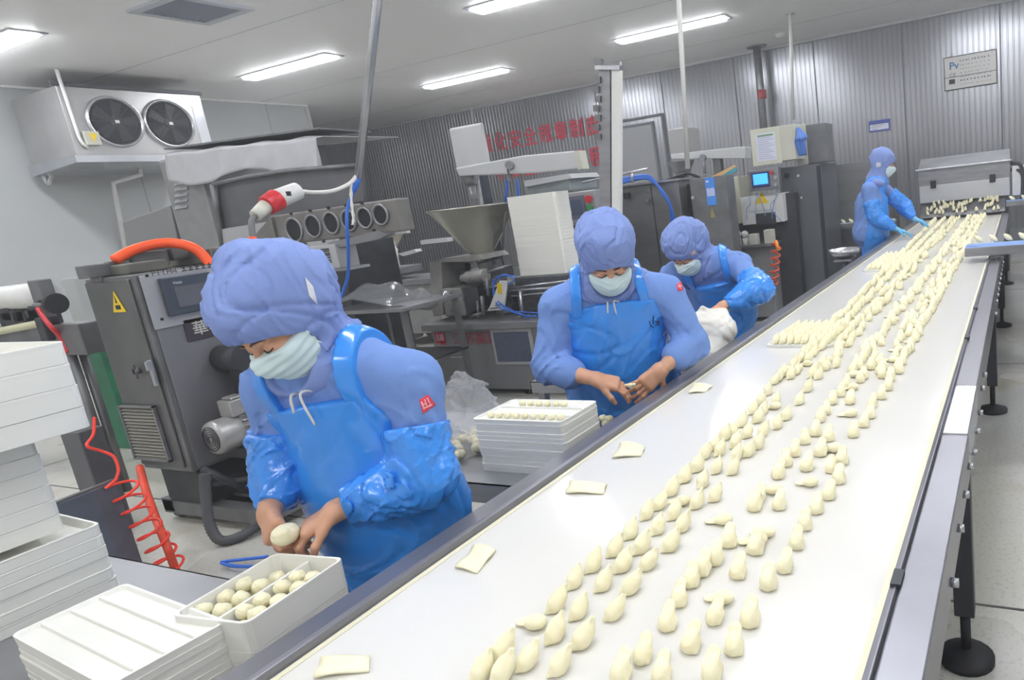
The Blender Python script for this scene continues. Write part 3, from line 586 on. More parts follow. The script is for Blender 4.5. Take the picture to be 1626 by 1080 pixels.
# steel table with clear plastic in front of the openings
t = thing('work_table', 'low steel table under clear plastic sheet behind the nearest worker', 'table', (4.2, 4.75, 0))
build('table_top', MB().box((3.85, 4.35, .90), (4.5, 5.25, .93)), STEELM, t, bevel=.004)
for xx, yy in ((3.9, 4.4), (3.9, 5.2), (4.45, 4.4), (4.45, 5.2)): build('leg', MB().box((xx-.02, yy-.02, 0), (xx+.02, yy+.02, .9)), STEELD, t)
build('lower_shelf', MB().box((3.87, 4.38, .45), (4.48, 5.22, .47)), DARK, t)
CLEAR = mat('clear_film', (232, 236, 244), .12, trans=.75, alpha=.55, ior=1.15, bump=.3, bscale=22)
def film(u, v):
    x = 3.88+v*.55; y = 5.2-u*.8; z = .95+.10*math.sin(u*5+.5)*math.sin(v*3)+.03*math.sin(u*19+v*9)*v+.14*max(0, .5-abs(u-.35))
    return Vector((x, y, z))
sheet('plastic_film', film, 24, 14, .003, CLEAR, label='clear plastic film heaped on the low steel table behind the nearest worker', cat='plastic sheet')
# ---------------------------------------------------------------- hanging pole, plug, hoses
def pole(lab, a, b, r, mm, name='hanging_pole', disc=True, grp=None):
    t_ = thing(name, lab, 'pole', b if b[2] < a[2] else a, grp); build('pole', MB().cyl(a, b, r, 16), mm, t_)
    if disc: build('ceiling_flange', MB().cyl(Vector(a)+Vector((0, 0, -.02)), a, r*2.6, 20), mm, t_)
    return t_
d0 = Ry(569, 283, 3.3); d1 = Ry(600, 0, 3.0); dd = (d1-d0); a = d0+dd*((ZC-d0.z)/dd.z)
tp = pole('shiny steel pole hanging from the ceiling above the nearest worker', a, d0, .021, STEELB)
y = d0.y
pts = catmull([d0+Vector((0, 0, .02)), Ry(556, 291, y), Ry(530, 303, y), Ry(500, 306, y), Ry(473, 303, y)], 6)
t = thing('power_connector', 'white and red industrial plug connector hanging on a white cable', 'plug', Ry(440, 320, y))
build('cable', MB().tube(pts, .011, 8), WHITECAB, t)
A = Ry(473, 303, y); B = Ry(441, 316, y); D_ = Ry(423, 327, y); E_ = Ry(405, 343, y)
build('socket_body', MB().cone(A, B, .042, .046, 20), WHITEP, t, bevel=.004)
build('red_collar', MB().cone(B, D_, .052, .046, 24), REDP, t, bevel=.004)
build('plug_body', MB().cone(D_, E_, .034, .028, 18), mat('dirty_plug', (205, 206, 194), .5, noise=.1, nscale=20), t)
build('plug_cable', MB().tube(catmull([E_, Ry(400, 352, y), Ry(400, 365, y), Ry(402, 378, y)], 5), .014, 8), mat('grey_gland', (120, 120, 124), .5), t)
build('orange_lead', MB().tube(catmull([Ry(401, 376, y), Ry(403, 392, y), Ry(408, 420, y)], 4), .016, 8), ORANGE, t)
build('socket_print', MB().box(*(lambda c: (c+Vector((-.045, -.045, -.01)), c+Vector((-.02, -.042, .012))))(A.lerp(B, .45))), INK, t)
build('white_rope', MB().tube(catmull([Ry(557, 293, y), Ry(558, 320, y), Ry(561, 345, y), Ry(560, 357, y)], 5), [.006+.003*(i % 3 == 0) for i in range(16)], 7), WHITECAB, None, 'frayed white cord dangling from the hanging pole', 'cord')
P = catmull([d0, Ry(566, 292, y), Ry(561, 305, y+.02), Ry(552, 330, y+.05), Ry(551, 360, y+.05), Ry(553, 400, y+.1), Ry(552, 440, y+.2), Ry(540, 475, y+.3), Ry(525, 500, y+.4)], 6)
build('blue_hose', MB().tube(P, [.015 if i < 12 else .009 for i in range(len(P))], 8), BLUEH, None, 'blue air hose hanging down from the steel pole behind the nearest worker', 'hose')
pole('thin white pole hanging from the ceiling above the second and third workers', Rz(1082, -60, ZC) if False else Vector((*Rx(1083, -55, 6.0).xy, ZC)), Rx(1092, 268, 6.0), .022, WHITECAB)
# ---------------------------------------------------------------- funnel machine with the lettering (front plane x = 4.55)
x = 4.55; y0, y1 = 3.0, 4.93
t = thing('filling_machine', 'steel table machine with red lettering, big funnel and gearing, behind the second worker', 'machine', (4.95, 3.97, 0))
build('cabinet_base', MB().box((x+.03, y0+.05, .05), (x+.8, y1-.05, .60)), mat('base_steel', (136, 138, 142), .42, .5, noise=.06, nscale=2), t, bevel=.004)
build('table_top', MB().box((x-.03, y0, .60), (x+.85, y1, .66)), STEELM, t, bevel=.006)
for yy in (y0+.15, y1-.3, y1-1.0): build('foot', MB().cyl((x+.1, yy, 0), (x+.1, yy, .05), .045), BLACK, t)
wz0, wz1, wy0, wy1 = Rx(815, 575, x).z, Rx(812, 528, x).z, Rx(840, 550, x).y, Rx(785, 550, x).y
o = build('window_frame', MB().box((x+.015, wy0-.035, wz0-.03), (x+.03, wy1+.035, wz1+.03)), mat('frame_grey', (170, 172, 174), .45, .3), t, bevel=.008)
build('window_glass', MB().box((x+.008, wy0, wz0), (x+.015, wy1, wz1)), mat('blue_dark_glass', (74, 84, 108), .25, noise=.1, nscale=20), o, bevel=.005)
c = Rx(718, 547, x); text('maker_lettering', '江苏美润', (x+.024, c.y, c.z), (0, -1, 0), (0, 0, 1), .125, mat('dull_red_print', (168, 52, 78), .5), t, bold=.006)
c = Rx(690, 547, x); lm_ = MB().box((x+.022, c.y-.115, c.z+.005), (x+.028, c.y, c.z+.105)).box((x+.022, c.y-.1, c.z-.012), (x+.028, c.y-.05, c.z+.02)); o = build('maker_logo', lm_, RED, t)
lg = MB()
for a, b_ in (((.015, .03), (.055, .038)), ((.015, .05), (.055, .058)), ((.015, .07), (.055, .078)), ((.03, .03), (.04, .095)), ((.065, .03), (.072, .09)), ((.08, .03), (.086, .09)), ((.095, .03), (.102, .09))): lg.box((x+.018, c.y-a[0], c.z+a[1]), (x+.022, c.y-b_[0], c.z+b_[1]))
build('logo_strokes', lg, mat('logo_white', (222, 200, 206), .5), o)
c = Rx(727, 567, x); build('drawer_handle', MB().box((x+.005, c.y-.09, c.z-.006), (x+.03, c.y+.09, c.z+.006)), STEELB, t, bevel=.002)
# guard box with the gearing
x = 4.75
gb = MB(); P = fq(x, (681, 417), (700, 412), (704, 500), (688, 503)); gb.prism(P, (.35, 0, 0)); gb.prism(fq(x, (681, 417), (742, 416), (768, 412), (760, 405), (705, 410)), (.35, 0, 0))
build('gear_guard', gb, mat('dusty_cover', (160, 160, 156), .5, .3, noise=.15, nscale=10), t, bevel=.004)
build('guard_back', MB().prism(fq(x+.3, (700, 420), (745, 418), (748, 470), (704, 470)), (.02, 0, 0)), DARK, t)
g2 = MB(); fb(g2, x-.05, (703, 458), (736, 503), .3); o = build('gearbox', g2, mat('dusty_box', (150, 150, 148), .5, .35, noise=.2, nscale=14), t, bevel=.01)
build('gearbox_side', MB().prism(fq(x-.045, (738, 458), (757, 454), (764, 488), (741, 502)), (.25, 0, 0)), DARK, t)
for (px, py, r) in ((718, 470, .03), (723, 492, .022)): c = Rx(px, py, x-.05); build('gear_knob', MB().cyl(c, c+Vector((-.03, 0, 0)), r, 14), STEELD, o)
c0 = Rx(742, 441, x-.05); c1 = Rx(772, 437, x-.05); build('drive_motor', MB().cone(c0, c1, .055, .06, 20).cone(Rx(733, 442, x-.05), c0, .03, .045, 16), bpy.data.materials['dusty_box'], t, bevel=.006)
mb_ = MB(); random.seed(11)
for (a, b_, r) in (((765, 470), (768, 500), .018), ((758, 478), (760, 505), .012), ((772, 440), (776, 470), .014), ((770, 458), (800, 452), .01), ((790, 500), (792, 455), .012), ((745, 505), (764, 497), .01), ((775, 432), (800, 424), .012)):
    mb_.tube([Rx(*a, x-.06), Rx(*b_, x-.06)], r, 8)
build('linkages', mb_, STEELM, t)
pl = MB().prism(fq(x-.08, (793, 446), (806, 446), (800, 492), (774, 494), (778, 486)), (.012, 0, 0)); o = build('valve_plate', pl, WHITEP, t)
build('yellow_sticker', MB().prism(fq(x-.082, (789, 449), (797, 452), (797, 468), (790, 466)), (.002, 0, 0)), YEL, o)
vp = MB()
for i in range(2):
    for j in range(4): c = Rx(780+j*3.2+i*8, 490-j*0-i*5 - j*.5, x-.08); vp.cyl(c, c+Vector((-.008, 0, 0)), .006, 8)
build('valve_ports', vp, BLACK, o)
for k, pts in enumerate([((787, 500-20), (795, 490), (812, 494), (850, 497), (885, 498)), ((790, 478), (800, 486), (822, 497), (845, 508), (862, 520)), ((783, 470), (785, 450), (795, 440), (820, 438)), ((786, 466), (783, 448), (800, 436), (816, 444), (806, 452)), ((792, 480), (805, 492), (830, 500), (860, 503))]):
    build('air_hose', MB().tube(catmull([Rx(*p, x-.1-.015*k) for p in pts], 6), .006, 6), BLUEH, t, label='thin blue air hose' if k == 0 else None)
# conveyor-like guide rails toward the right
rl = MB()
for (a, b_, r) in (((803, 458), (900, 446), .008), ((800, 462), (900, 456), .010), ((812, 470), (905, 462), .008), ((826, 462), (830, 505), .014), ((880, 460), (884, 505), .014)): rl.tube([Rx(*a, x-.05), Rx(*b_, x-.05)], r, 8)
build('guide_rails', rl, STEELB, t)
mb_ = MB(); random.seed(21)
for i in range(26):
    p = Rx(random.uniform(800, 895), random.uniform(455, 505), x+random.uniform(.05, .3)); mb_.obox(p, (random.uniform(.05, .15), random.uniform(.03, .12), random.uniform(.03, .1)))
mb_.box((x+.1, 3.4, .66), (x+.45, 4.05, .98))
build('mechanism', mb_, mat('mechanism_dark', (84, 88, 96), .5, .4, noise=.3, nscale=15), t, bevel=.004)
mb_ = MB()
for i in range(10):
    p = Rx(random.uniform(765, 800), random.uniform(415, 450), x+random.uniform(.0, .2)); mb_.obox(p, (.08, random.uniform(.05, .12), random.uniform(.04, .09)))
build('mechanism_upper', mb_, STEELD, t, bevel=.004)
# funnel
xf = 5.05; cT = (Rx(700, 335, xf)+Rx(806, 322, xf))/2; rT = abs(Rx(700, 335, xf).y-Rx(806, 322, xf).y)/2; zb_ = Rx(765, 418, xf).z
build('funnel', MB().lathe([(rT, 0), (rT+.015, .004), (rT+.015, -.008), (rT-.003, -.012), (.075, zb_-cT.z+.05), (.06, zb_-cT.z-.02), (.055, zb_-cT.z-.08), (.05, zb_-cT.z-.08), (.05, zb_-cT.z), (.07, zb_-cT.z+.055), (rT-.008, -.005), (rT, 0)], cT, n=48), mat('polished_funnel', (206, 203, 192), .24, .6, noise=.12, nscale=3), t)
build('funnel_stay', MB().tube([cT+Vector((0, -rT*.95, 0)), cT+Vector((.1, -.12, zb_-cT.z-.02))], .008, 6).tube([cT+Vector((.1, .0, 0.3)), cT+Vector((.1, 0, zb_-cT.z+.1))], .03, 10), STEELM, t)
build('funnel_support', MB().box((xf-.12, 4.35, zb_-.15), (xf+.15, 4.75, zb_-.05)).box((xf, 4.5, .66), (xf+.1, 4.65, zb_-.12)), STEELD, t, bevel=.006)
# stirrer drive: box, long duct and its shaft above the funnel
bx = MB(); y0_, y1_, zl, zh = fb(bx, xf-.1, (717, 198), (770, 272), .05); build('drive_housing', bx, DUCT, t, bevel=.02)
P = fq(xf-.12, (722, 267), (830, 247), (918, 239), (925, 268), (850, 275), (728, 280)); build('drive_arm', MB().prism(P, (.09, 0, 0)), DUCT, t, bevel=.012)
build('drive_end_cap', MB().prism(fq(xf-.125, (911, 240), (919, 239), (925, 268), (918, 270)), (.10, 0, 0)), BEIGE, t)
build('stirrer_shaft', MB().cone(Rx(745, 277, xf), Rx(749, 294, xf), .10, .04, 18).cyl(Rx(749, 292, xf), Rx(754, 332, xf), .032, 12), STEELM, t)
build('back_column', MB().box((xf+.3, Rx(766, 300, xf+.3).y-.03, .66), (xf+.38, Rx(757, 300, xf+.3).y+.03, Rx(760, 275, xf+.3).z)), mat('dark_column', (66, 72, 84), .5, .3), t)
build('arm_pivot', MB().cyl(Rx(808, 262, xf-.12), Rx(808, 262, xf-.16), .035, 14).box(Rx(804, 268, xf-.14), Rx(813, 287, xf-.1)), STEELM, t)
ah = MB()
for a, b_ in (((806, 285), (803, 322)), ((821, 285), (824, 318))): ah.tube([Rx(*a, xf), Rx(*b_, xf)], .013, 8)
build('twin_hoses', ah, BLUEH, t)
cw = MB(); cw.tube([Rx(748, 171, XW-.05), Rx(757, 235, XW-.05), Rx(762, 300, XW-.05)], .03, 8); build('wall_conduit', cw, WHITECAB, None, 'thin white conduit running down the back wall behind the pale box', 'pipe')
# ---------------------------------------------------------------- machine with its own screen behind the second worker
x = 5.6
t = thing('packing_machine', 'machine with grey screen and red and green buttons behind the second worker', 'machine', (6.0, 3.7, 0))
sb = MB(); y0_, y1_, zl, zh = fb(sb, x, (881, 305), (948, 355), .12); o = build('screen_box', sb, mat('screen_box_grey', (172, 172, 176), .4, .4), t, bevel=.006)
g = MB(); fb(g, x-.008, (889, 312), (930, 349), .008); o2 = build('screen_bezel', g, mat('bezel_grey', (110, 114, 130), .4), o)
g = MB(); fb(g, x-.012, (894, 318), (924, 343), .004); build('screen_glass', g, mat('screen_grey_blue', (88, 98, 122), .15), o2)
c = Rx(936, 316, x); build('red_button', MB().cyl(c, c+Vector((-.03, 0, 0)), .035, 18), REDP, o)
c = Rx(938, 330, x); build('green_button', MB().cyl(c, c+Vector((-.03, 0, 0)), .03, 18), mat('button_green', (60, 150, 80), .4), o)
build('machine_body', MB().box((x+.12, 3.8, .1), (x+.6, 4.6, 1.35)), DARK, t, bevel=.01)
tb = MB(); fb(tb, x+.1, (833, 284), (905, 309), .5); build('rear_tank', tb, mat('tank_pale', (150, 158, 160), .4, .3, noise=.15, nscale=6), t, bevel=.02)
build('tank_lid', MB().prism(fq(x+.08, (832, 287), (902, 276), (908, 283), (834, 297)), (.5, 0, 0)), DUCT, t)
for yy in (3.9, 4.5):
    for xx in (x+.2, x+.5): build('foot', MB().cyl((xx, yy, 0), (xx, yy, .1), .035), BLACK, t)
for k in range(5):
    random.seed(k+40); pts = [Rx(random.uniform(893, 925), random.uniform(365, 400), x-.05) for _ in range(4)]; build('tangled_hose', MB().tube(catmull(pts, 6), .009, 6), BLUEH, t)
build('top_bar', MB().tube([Rx(925, 290, x), Rx(1028, 268, x)], .012, 8).tube([Rx(1004, 274, x), Rx(1004, 290, x)], .012, 8), STEELB, t)
# ---------------------------------------------------------------- tall elevator
x = 4.2
t = thing('bucket_elevator', 'tall upright steel channel with a white belt rising behind the second worker', 'elevator', Vector((*Rx(966, 400, x).xy, 0)))
A = Rx(966, 108, x); Bt = Rx(966, 320, x); yT = A.y; zt_ = A.z
# the elevator leans: built upright about its foot, then laid along its own axis
P0 = Rx(967, 330, x); P1 = Rx(966, 106, x); ax = (P1-P0).normalized(); P0 = P0-ax*((P0.z-.06)/ax.z); Ln = (P1-P0).length
ey = Vector((0, 1, 0)); ey = (ey-ax*ey.dot(ax)).normalized(); ex = ey.cross(ax)
RM = Matrix((ex, ey, ax)).transposed()
def lb_(mb, a, b): 
    c = [(a[i]+b[i])/2 for i in range(3)]; return mb.obox(P0+RM @ Vector(c), [abs(a[i]-b[i]) for i in range(3)], RM)
build('channel', lb_(MB(), (0, -.012, 0), (.10, .078, Ln)), STEELM, t, bevel=.004)
build('channel_dark_strip', lb_(MB(), (.02, -.03, 0), (.1, -.012, Ln-.04)), mat('gap_dark', (60, 66, 78), .6), t)  # dark bar between the channel and the belt strip
build('white_belt_strip', lb_(MB(), (-.015, -.098, 0), (.02, -.03, Ln-.01)), mat('strip_white', (222, 224, 220), .5), t, bevel=.004)
build('head_plate', lb_(lb_(MB(), (-.03, -.10, Ln-.02), (.05, .085, Ln+.005)), (0, -.10, Ln), (.02, -.085, Ln+.03)), STEELB, t)
for i in range(7): build('chain_link', lb_(MB(), (-.015, .055+.012*(i % 2), Ln-.10-i*.06), (.01, .10+.012*(i % 2), Ln-.06-i*.06)), STEELD, t)
build('top_hook', lb_(MB(), (-.01, .05, Ln), (.03, .10, Ln+.05)), STEELD, t)
build('elevator_foot', MB().box(P0+Vector((-.12, -.15, -.06)), P0+Vector((.2, .15, .02))), STEELD, t)
# ---------------------------------------------------------------- twin door cabinet with blue label
x = 6.6
t = thing('twin_cabinet', 'pair of tall dark steel cabinets with a blue printed label behind the third worker', 'cabinet', (7.0, 3.3, 0))
yL, yM, yG, yR_ = Rx(985, 340, x).y, Rx(1083, 340, x).y, Rx(1102, 340, x).y, Rx(1160, 340, x).y; zt_ = Rx(1040, 291, x).z
CABM = mat('cabinet_steel', (128, 128, 130), .4, .55, noise=.1, nscale=3, stretch=(1, 1, 4))
build('left_cabinet', MB().box((x, yM, .08), (x+.7, yL, zt_)), CABM, t, bevel=.006)
build('gap_panel', MB().box((x+.2, yG, .1), (x+.6, yM, zt_-.05)), mat('gap_black', (38, 42, 52), .6), t)
build('right_cabinet', MB().box((x-.02, yR_, .08), (x+.2, yG, Rx(1125, 281, x).z)), STEELD, t, bevel=.006)
ym = Rx(1039, 340, x).y; build('door_gap', MB().box((x-.003, ym-.006, .12), (x+.002, ym+.006, zt_-.02)), INK, t)
build('top_lip', MB().box((x-.03, yM-.02, zt_), (x+.72, yL, zt_+.02)), STEELB, t)
for p in ((1029, 318), (1101, 314)):
    c = Rx(*p, x-.02); build('lock', MB().cyl(c+Vector((.02, 0, 0)), c+Vector((-.02, 0, 0)), .018, 12), STEELB, t)
hb = MB(); fb(hb, x-.03, (990, 306), (999, 316), .03); build('hinge', hb, BLACK, t)
lb = MB(); y0_, y1_, zl, zh = fb(lb, x-.026, (1121, 282), (1136, 326), .006); o = build('blue_label', lb, mat('label_blue', (70, 140, 225), .4), t)
lt_ = MB()
for i in range(6): yy = y0_+(.1+.14*i)*(y1_-y0_); lt_.box((x-.03, yy, zl+.33*(zh-zl)), (x-.026, yy+.008, zl+(.58+.02*(i % 3))*(zh-zl)))
lt_.box((x-.03, y0_+.1*(y1_-y0_), zl+.6*(zh-zl)), (x-.026, y1_-.08*(y1_-y0_), zl+.62*(zh-zl))); lt_.box((x-.03, y0_+.6*(y1_-y0_), zl+.84*(zh-zl)), (x-.026, y1_-.1*(y1_-y0_), zl+.9*(zh-zl)))
build('label_print', lt_, PAPER, o)
c = Rx(1131, 336, x-.022); build('yellow_tag', MB().prism([c+Vector((0, .03, -.06)), c+Vector((0, -.03, -.06)), c+Vector((0, 0, .05))], (-.003, 0, 0)), mat('faded_yellow', (150, 140, 90), .5), t)
for k in range(3):
    pts = [Rx(985, 291-k*3, x-.1), Rx(1020, 283-k*2, x-.12), Rx(1036, 288-k*2, x-.12), Rx(1052, 304+k*2, x-.12), Rx(1064, 325+k, x-.1), Rx(1071-k*2, 352, x-.05), Rx(1076, 372, x-.03)]
    build('blue_hose', MB().tube(catmull(pts, 6), .016, 8), BLUEH, t)
cb = MB(); 
for k in range(3): cb.tube(catmull([Rx(1050, 293-k*2, x+.1), Rx(1080, 284-k*3, x+.1), Rx(1092, 276, x+.1), Rx(1108, 280+k, x+.1), Rx(1118, 287, x+.1)], 5), .01, 6)
build('black_cables', cb, BLACK, t)
build('striped_strip', MB().prism([Rx(1128, 281, x+.3), Rx(1166, 262, x+.3), Rx(1169, 266, x+.3), Rx(1140, 282, x+.3)], (.02, 0, 0)), mat('orange_stripe', (222, 178, 120), .5), t)
build('teal_strip', MB().prism([Rx(1142, 281, x+.29), Rx(1168, 265, x+.29), Rx(1170, 272, x+.29), Rx(1152, 282, x+.29)], (.02, 0, 0)), mat('teal_stripe', (70, 150, 165), .5), t)
# pale drive box and arm behind these cabinets (twin of the funnel machine's)
x = 8.2
t = thing('rear_stirrer_drive', 'pale box and long white arm above the cabinets, half behind the thin white pole', 'machine', (8.6, 4.0, 0))
q = MB(); fb(q, x, (1061, 203), (1092, 246), .4); build('drive_housing', q, mat('grey_film_box', (158, 158, 158), .45), t, bevel=.02)
build('drive_arm', MB().prism(fq(x-.02, (1064, 245), (1175, 233), (1184, 233), (1184, 252), (1120, 252), (1066, 253)), (.2, 0, 0)), DUCT, t, bevel=.01)
yy = Rx(1140, 300, x).y; build('column', MB().box((x+.05, yy-.05, 0), (x+.15, yy+.05, Rx(1140, 245, x).z)), STEELD, t)
build('funnel', MB().lathe([(.17, 0), (.05, -.25), (.04, -.25), (.16, 0), (.17, 0)], Rx(1076, 254, x)+Vector((.1, 0, -.02)), n=24), STEELM, t)
c = Rx(1118, 250, x); build('pivot_knob', MB().cyl(c+Vector((-.06, 0, 0)), c, .04, 12).cyl(c+Vector((-.03, 0, -.2)), c+Vector((-.03, 0, 0)), .02, 8), STEELM, t)
# ---------------------------------------------------------------- wrapping machine with the bright blue screen
x = 7.5
t = thing('wrapping_machine', 'machine with glowing blue screen, white front plate and yellow warning triangle', 'machine', (8.0, 2.6, 0))
q = MB(); y0_, y1_, zl, zh = fb(q, x+.05, (1150, 281), (1176, 356), .5); build('cream_box', q, mat('cream_paint', (200, 200, 184), .45), t, bevel=.01)
for px in (1158, 1168): c = Rx(px, 335, x+.05); build('box_knob', MB().cyl(c, c+Vector((-.02, 0, 0)), .022, 12), STEELD, t)
q = MB(); y0_, y1_, zl, zh = fb(q, x-.1, (1189, 268), (1237, 302), .1); o = build('screen_box', q, STEELM, t, bevel=.008)
q = MB(); fb(q, x-.106, (1193, 273), (1222, 298), .006); build('screen_bezel', q, mat('bezel_navy', (48, 62, 110), .4), o)
q = MB(); fb(q, x-.11, (1196, 276), (1219, 293), .004); build('lit_screen', q, mat('lit_screen', (60, 150, 240), .3, emit=(70, 170, 255), estr=1.3), o)
for i, (px, py, mm) in enumerate(((1225, 274, REDP), (1232, 282, STEELB), (1232, 293, STEELB))): c = Rx(px, py, x-.1); build('panel_button', MB().cyl(c, c+Vector((-.02, 0, 0)), .02, 12), mm, o)
q = MB(); y0_, y1_, zl, zh = fb(q, x-.02, (1177, 310), (1244, 355), .3); o = build('front_plate', q, WHITEP, t, bevel=.006)
c = Rx(1209, 316, x-.02); build('warning_triangle', MB().prism([c+Vector((-.001, .085, -.05)), c+Vector((-.001, -.085, -.05)), c+Vector((-.001, 0, .075))], (-.003, 0, 0)), YEL, o)
q = MB(); fb(q, x-.024, (1200, 338), (1232, 356), .004); build('dark_opening', q, DARK, o)
q = MB(); fb(q, x-.03, (1190, 328), (1232, 334), .012); build('plate_ledge', q, WHITEP, o)
build('body', MB().box((x+.1, 2.3, .1), (x+.8, 3.1, 1.40)), DARK, t, bevel=.01)
build('lower_table', MB().box((x-.15, 2.55, .05), (x+.4, 3.15, .86)), mat('pale_base', (150, 152, 154), .45, .3, noise=.06), t, bevel=.008)
build('table_tray', MB().box((x-.25, 2.5, .86), (x+.1, 3.2, .89)), STEELB, t)
for i in range(3):
    c = Rx(1161+i*11, 375, x-.1); build('jar_knob', MB().cyl(c+Vector((0, 0, -.13)), c+Vector((0, 0, -.02)), .035, 12).sph(c+Vector((0, 0, .02)), .042, 12), WHITEP, t)
q = MB(); fb(q, x-.05, (1160, 378), (1188, 392), .04); build('dark_manifold', q, mat('manifold_navy', (52, 60, 84), .5), t)
q = MB(); fb(q, x-.2, (1189, 372), (1202, 392), .1); fb(q, x-.2, (1213, 365), (1227, 388), .1); build('side_boxes', q, BEIGE, t, bevel=.004)
for k in range(5):
    random.seed(k+70); a = (random.uniform(1185, 1240), 308); pts = [Rx(*a, x-.05)]+[Rx(a[0]+random.uniform(-12, 12), 318+i*14+random.uniform(-6, 6), x-.07-.01*k) for i in range(3)]
    build('air_hose', MB().tube(catmull(pts, 5), .0045, 6), mat('pale_blue_hose', (110, 150, 205), .4) if k == 0 else bpy.data.materials['pale_blue_hose'], t)
# upper boxes
t2 = thing('switch_cabinet', 'cream switch cabinet with a printed sheet on its door above the blue screen', 'cabinet', Vector((x+.2, 2.5, 1.72)))
q = MB(); y0_, y1_, zl, zh = fb(q, x+.0, (1193, 203), (1240, 262), .012); build('cabinet_door', q, mat('cream_cabinet', (206, 207, 192), .45), t2, bevel=.004)
build('cabinet_body', MB().box((x+.014, y0_-.16, zl+.02), (x+.35, y1_, zh)), BEIGE, t2, bevel=.006)
q = MB(); a0, a1, b0, b1 = fb(q, x-.004, (1201, 211), (1232, 255), .004); o = build('printed_sheet', q, PAPER, t2)
q = MB()
for i in range(11): q.box((x-.006, a0+.02+.03*((i*7) % 3), b0+.02+i*(b1-b0-.05)/11), (x-.004, a1-.02, b0+.026+i*(b1-b0-.05)/11))
build('sheet_lines', q, mat('print_grey', (170, 172, 196), .6), o)
q = MB().box((x-.006, a0+.02, b1-.035), (x-.004, a1-.02, b1-.015)); build('sheet_header', q, mat('print_green', (120, 160, 120), .6), o)
q = MB(); zz = zl+.02
for k in range(4): q.tube(catmull([(x+.1, y0_-.18, zh-.05), (x-.02, y0_-.2-.03*k, zh-.15), (x-.02, y0_-.18-.03*k, zl+.2), (x+.02, y0_-.2-.02*k, zl+.05)], 5), .018, 7)
build('blue_cable_bundle', q, mat('cable_blue', (84, 124, 200), .5), t2)
t3 = thing('wall_switch_box', 'second cream and grey switch box right of the one with the printed sheet', 'cabinet', Vector((x+.9, 2.0, 1.7)))
q = MB(); y0_, y1_, zl, zh = fb(q, x+.3, (1264, 197), (1281, 262), .012); build('box_door', q, BEIGE, t3)
build('box_body', MB().box((x+.312, y0_-.22, zl), (x+.65, y1_, zh-.02)), STEELD, t3, bevel=.006)
# dark cabinet right of it
t = thing('drive_cabinet', 'tall dark steel cabinet with a black gap, behind the single file conveyor', 'cabinet', (8.2, 2.0, 0))
x = 7.75; y0_, y1_ = Rx(1306, 310, x).y, Rx(1240, 310, x).y; zt_ = Rx(1280, 262, x).z
build('cabinet_body', MB().box((x, y0_, .05), (x+.75, y1_, zt_)), mat('cabinet_dark', (104, 108, 114), .42, .5, noise=.12, nscale=2), t, bevel=.006)
build('black_gap', MB().box((x-.004, y0_, .1), (x+.001, y0_+.045, zt_-.02)), INK, t)
yy = Rx(1258, 300, x).y; build('door_seam', MB().box((x-.003, yy-.004, .1), (x+.001, yy+.004, zt_-.25)), DARK, t)
for p in ((1268, 279), (1273, 314)): c = Rx(*p, x); build('lock', MB().cyl(c, c+Vector((-.02, 0, 0)), .016, 10), STEELB, t)
c = Rx(1250, 279, x); build('black_cap', MB().cyl(c, c+Vector((-.03, 0, 0)), .03, 12), BLACK, t)
t = thing('end_cabinet', 'plain grey steel cabinet side with a small plate left of the standing worker', 'cabinet', (9.2, 2.2, 0))
x = 8.9; y0_, y1_ = Rx(1345, 320, x).y, Rx(1307, 320, x).y; build('cabinet_body', MB().box((x, 1.5, .05), (x+.8, y1_, Rx(1325, 262, x).z)), CABM, t, bevel=.006)
q = MB(); fb(q, x-.006, (1305, 264), (1319, 268), .006); build('name_plate', q, BEIGE, t)
# red coiled hose and orange tail by the pale base
A = Rx(1233, 385, 7.2); B = Rx(1228, 450, 7.2); build('coiled_hose', MB().tube(coil(A, B, .05, 6, k=10), .01, 6), mat('orange_coil', (236, 96, 66), .4), None, 'orange red coiled air hose hanging beside the pale machine base near the third worker', 'hose')
build('orange_nozzle', MB().tube([Rx(1231, 382, 7.1), Rx(1237, 398, 7.1)], .02, 6), mat('orange_bright', (255, 150, 60), .4), None, 'short bright orange nozzle on top of the coiled hose', 'nozzle')
# conduits and poles on the right
xw = 10.5
pole('thick grey conduit hanging from the ceiling, leftmost of the two right hand poles', Vector((*Rx(1202, 80, 13.4).xy, ZC)), Rx(1213, 205, 13.4), .075, STEELM, 'hanging_conduit')
cp = Rx(1210, 150, 13.35); build('red_joint', MB().cyl(cp+Vector((0, 0, -.08)), cp+Vector((0, 0, .08)), .085, 14), mat('joint_red', (170, 70, 78), .5), bpy.data.objects['hanging_conduit'])
pole('thin pale pole with a round ceiling cup above the switch boxes', Rz(1255, 20, ZC), Rx(1259, 190, Rz(1255, 20, ZC).x), .03, WHITECAB)
c = Rz(1238, 52, ZC-.05) if False else Vector((12.6, 4.0, ZC)); c = Rz(1239, 54, ZC); build('smoke_detector', MB().lathe([(0, -.06), (.06, -.06), (.09, -.02), (.09, 0)], c, n=20), WHITEP, None, 'small round detector on the ceiling near the right hand poles', 'detector')
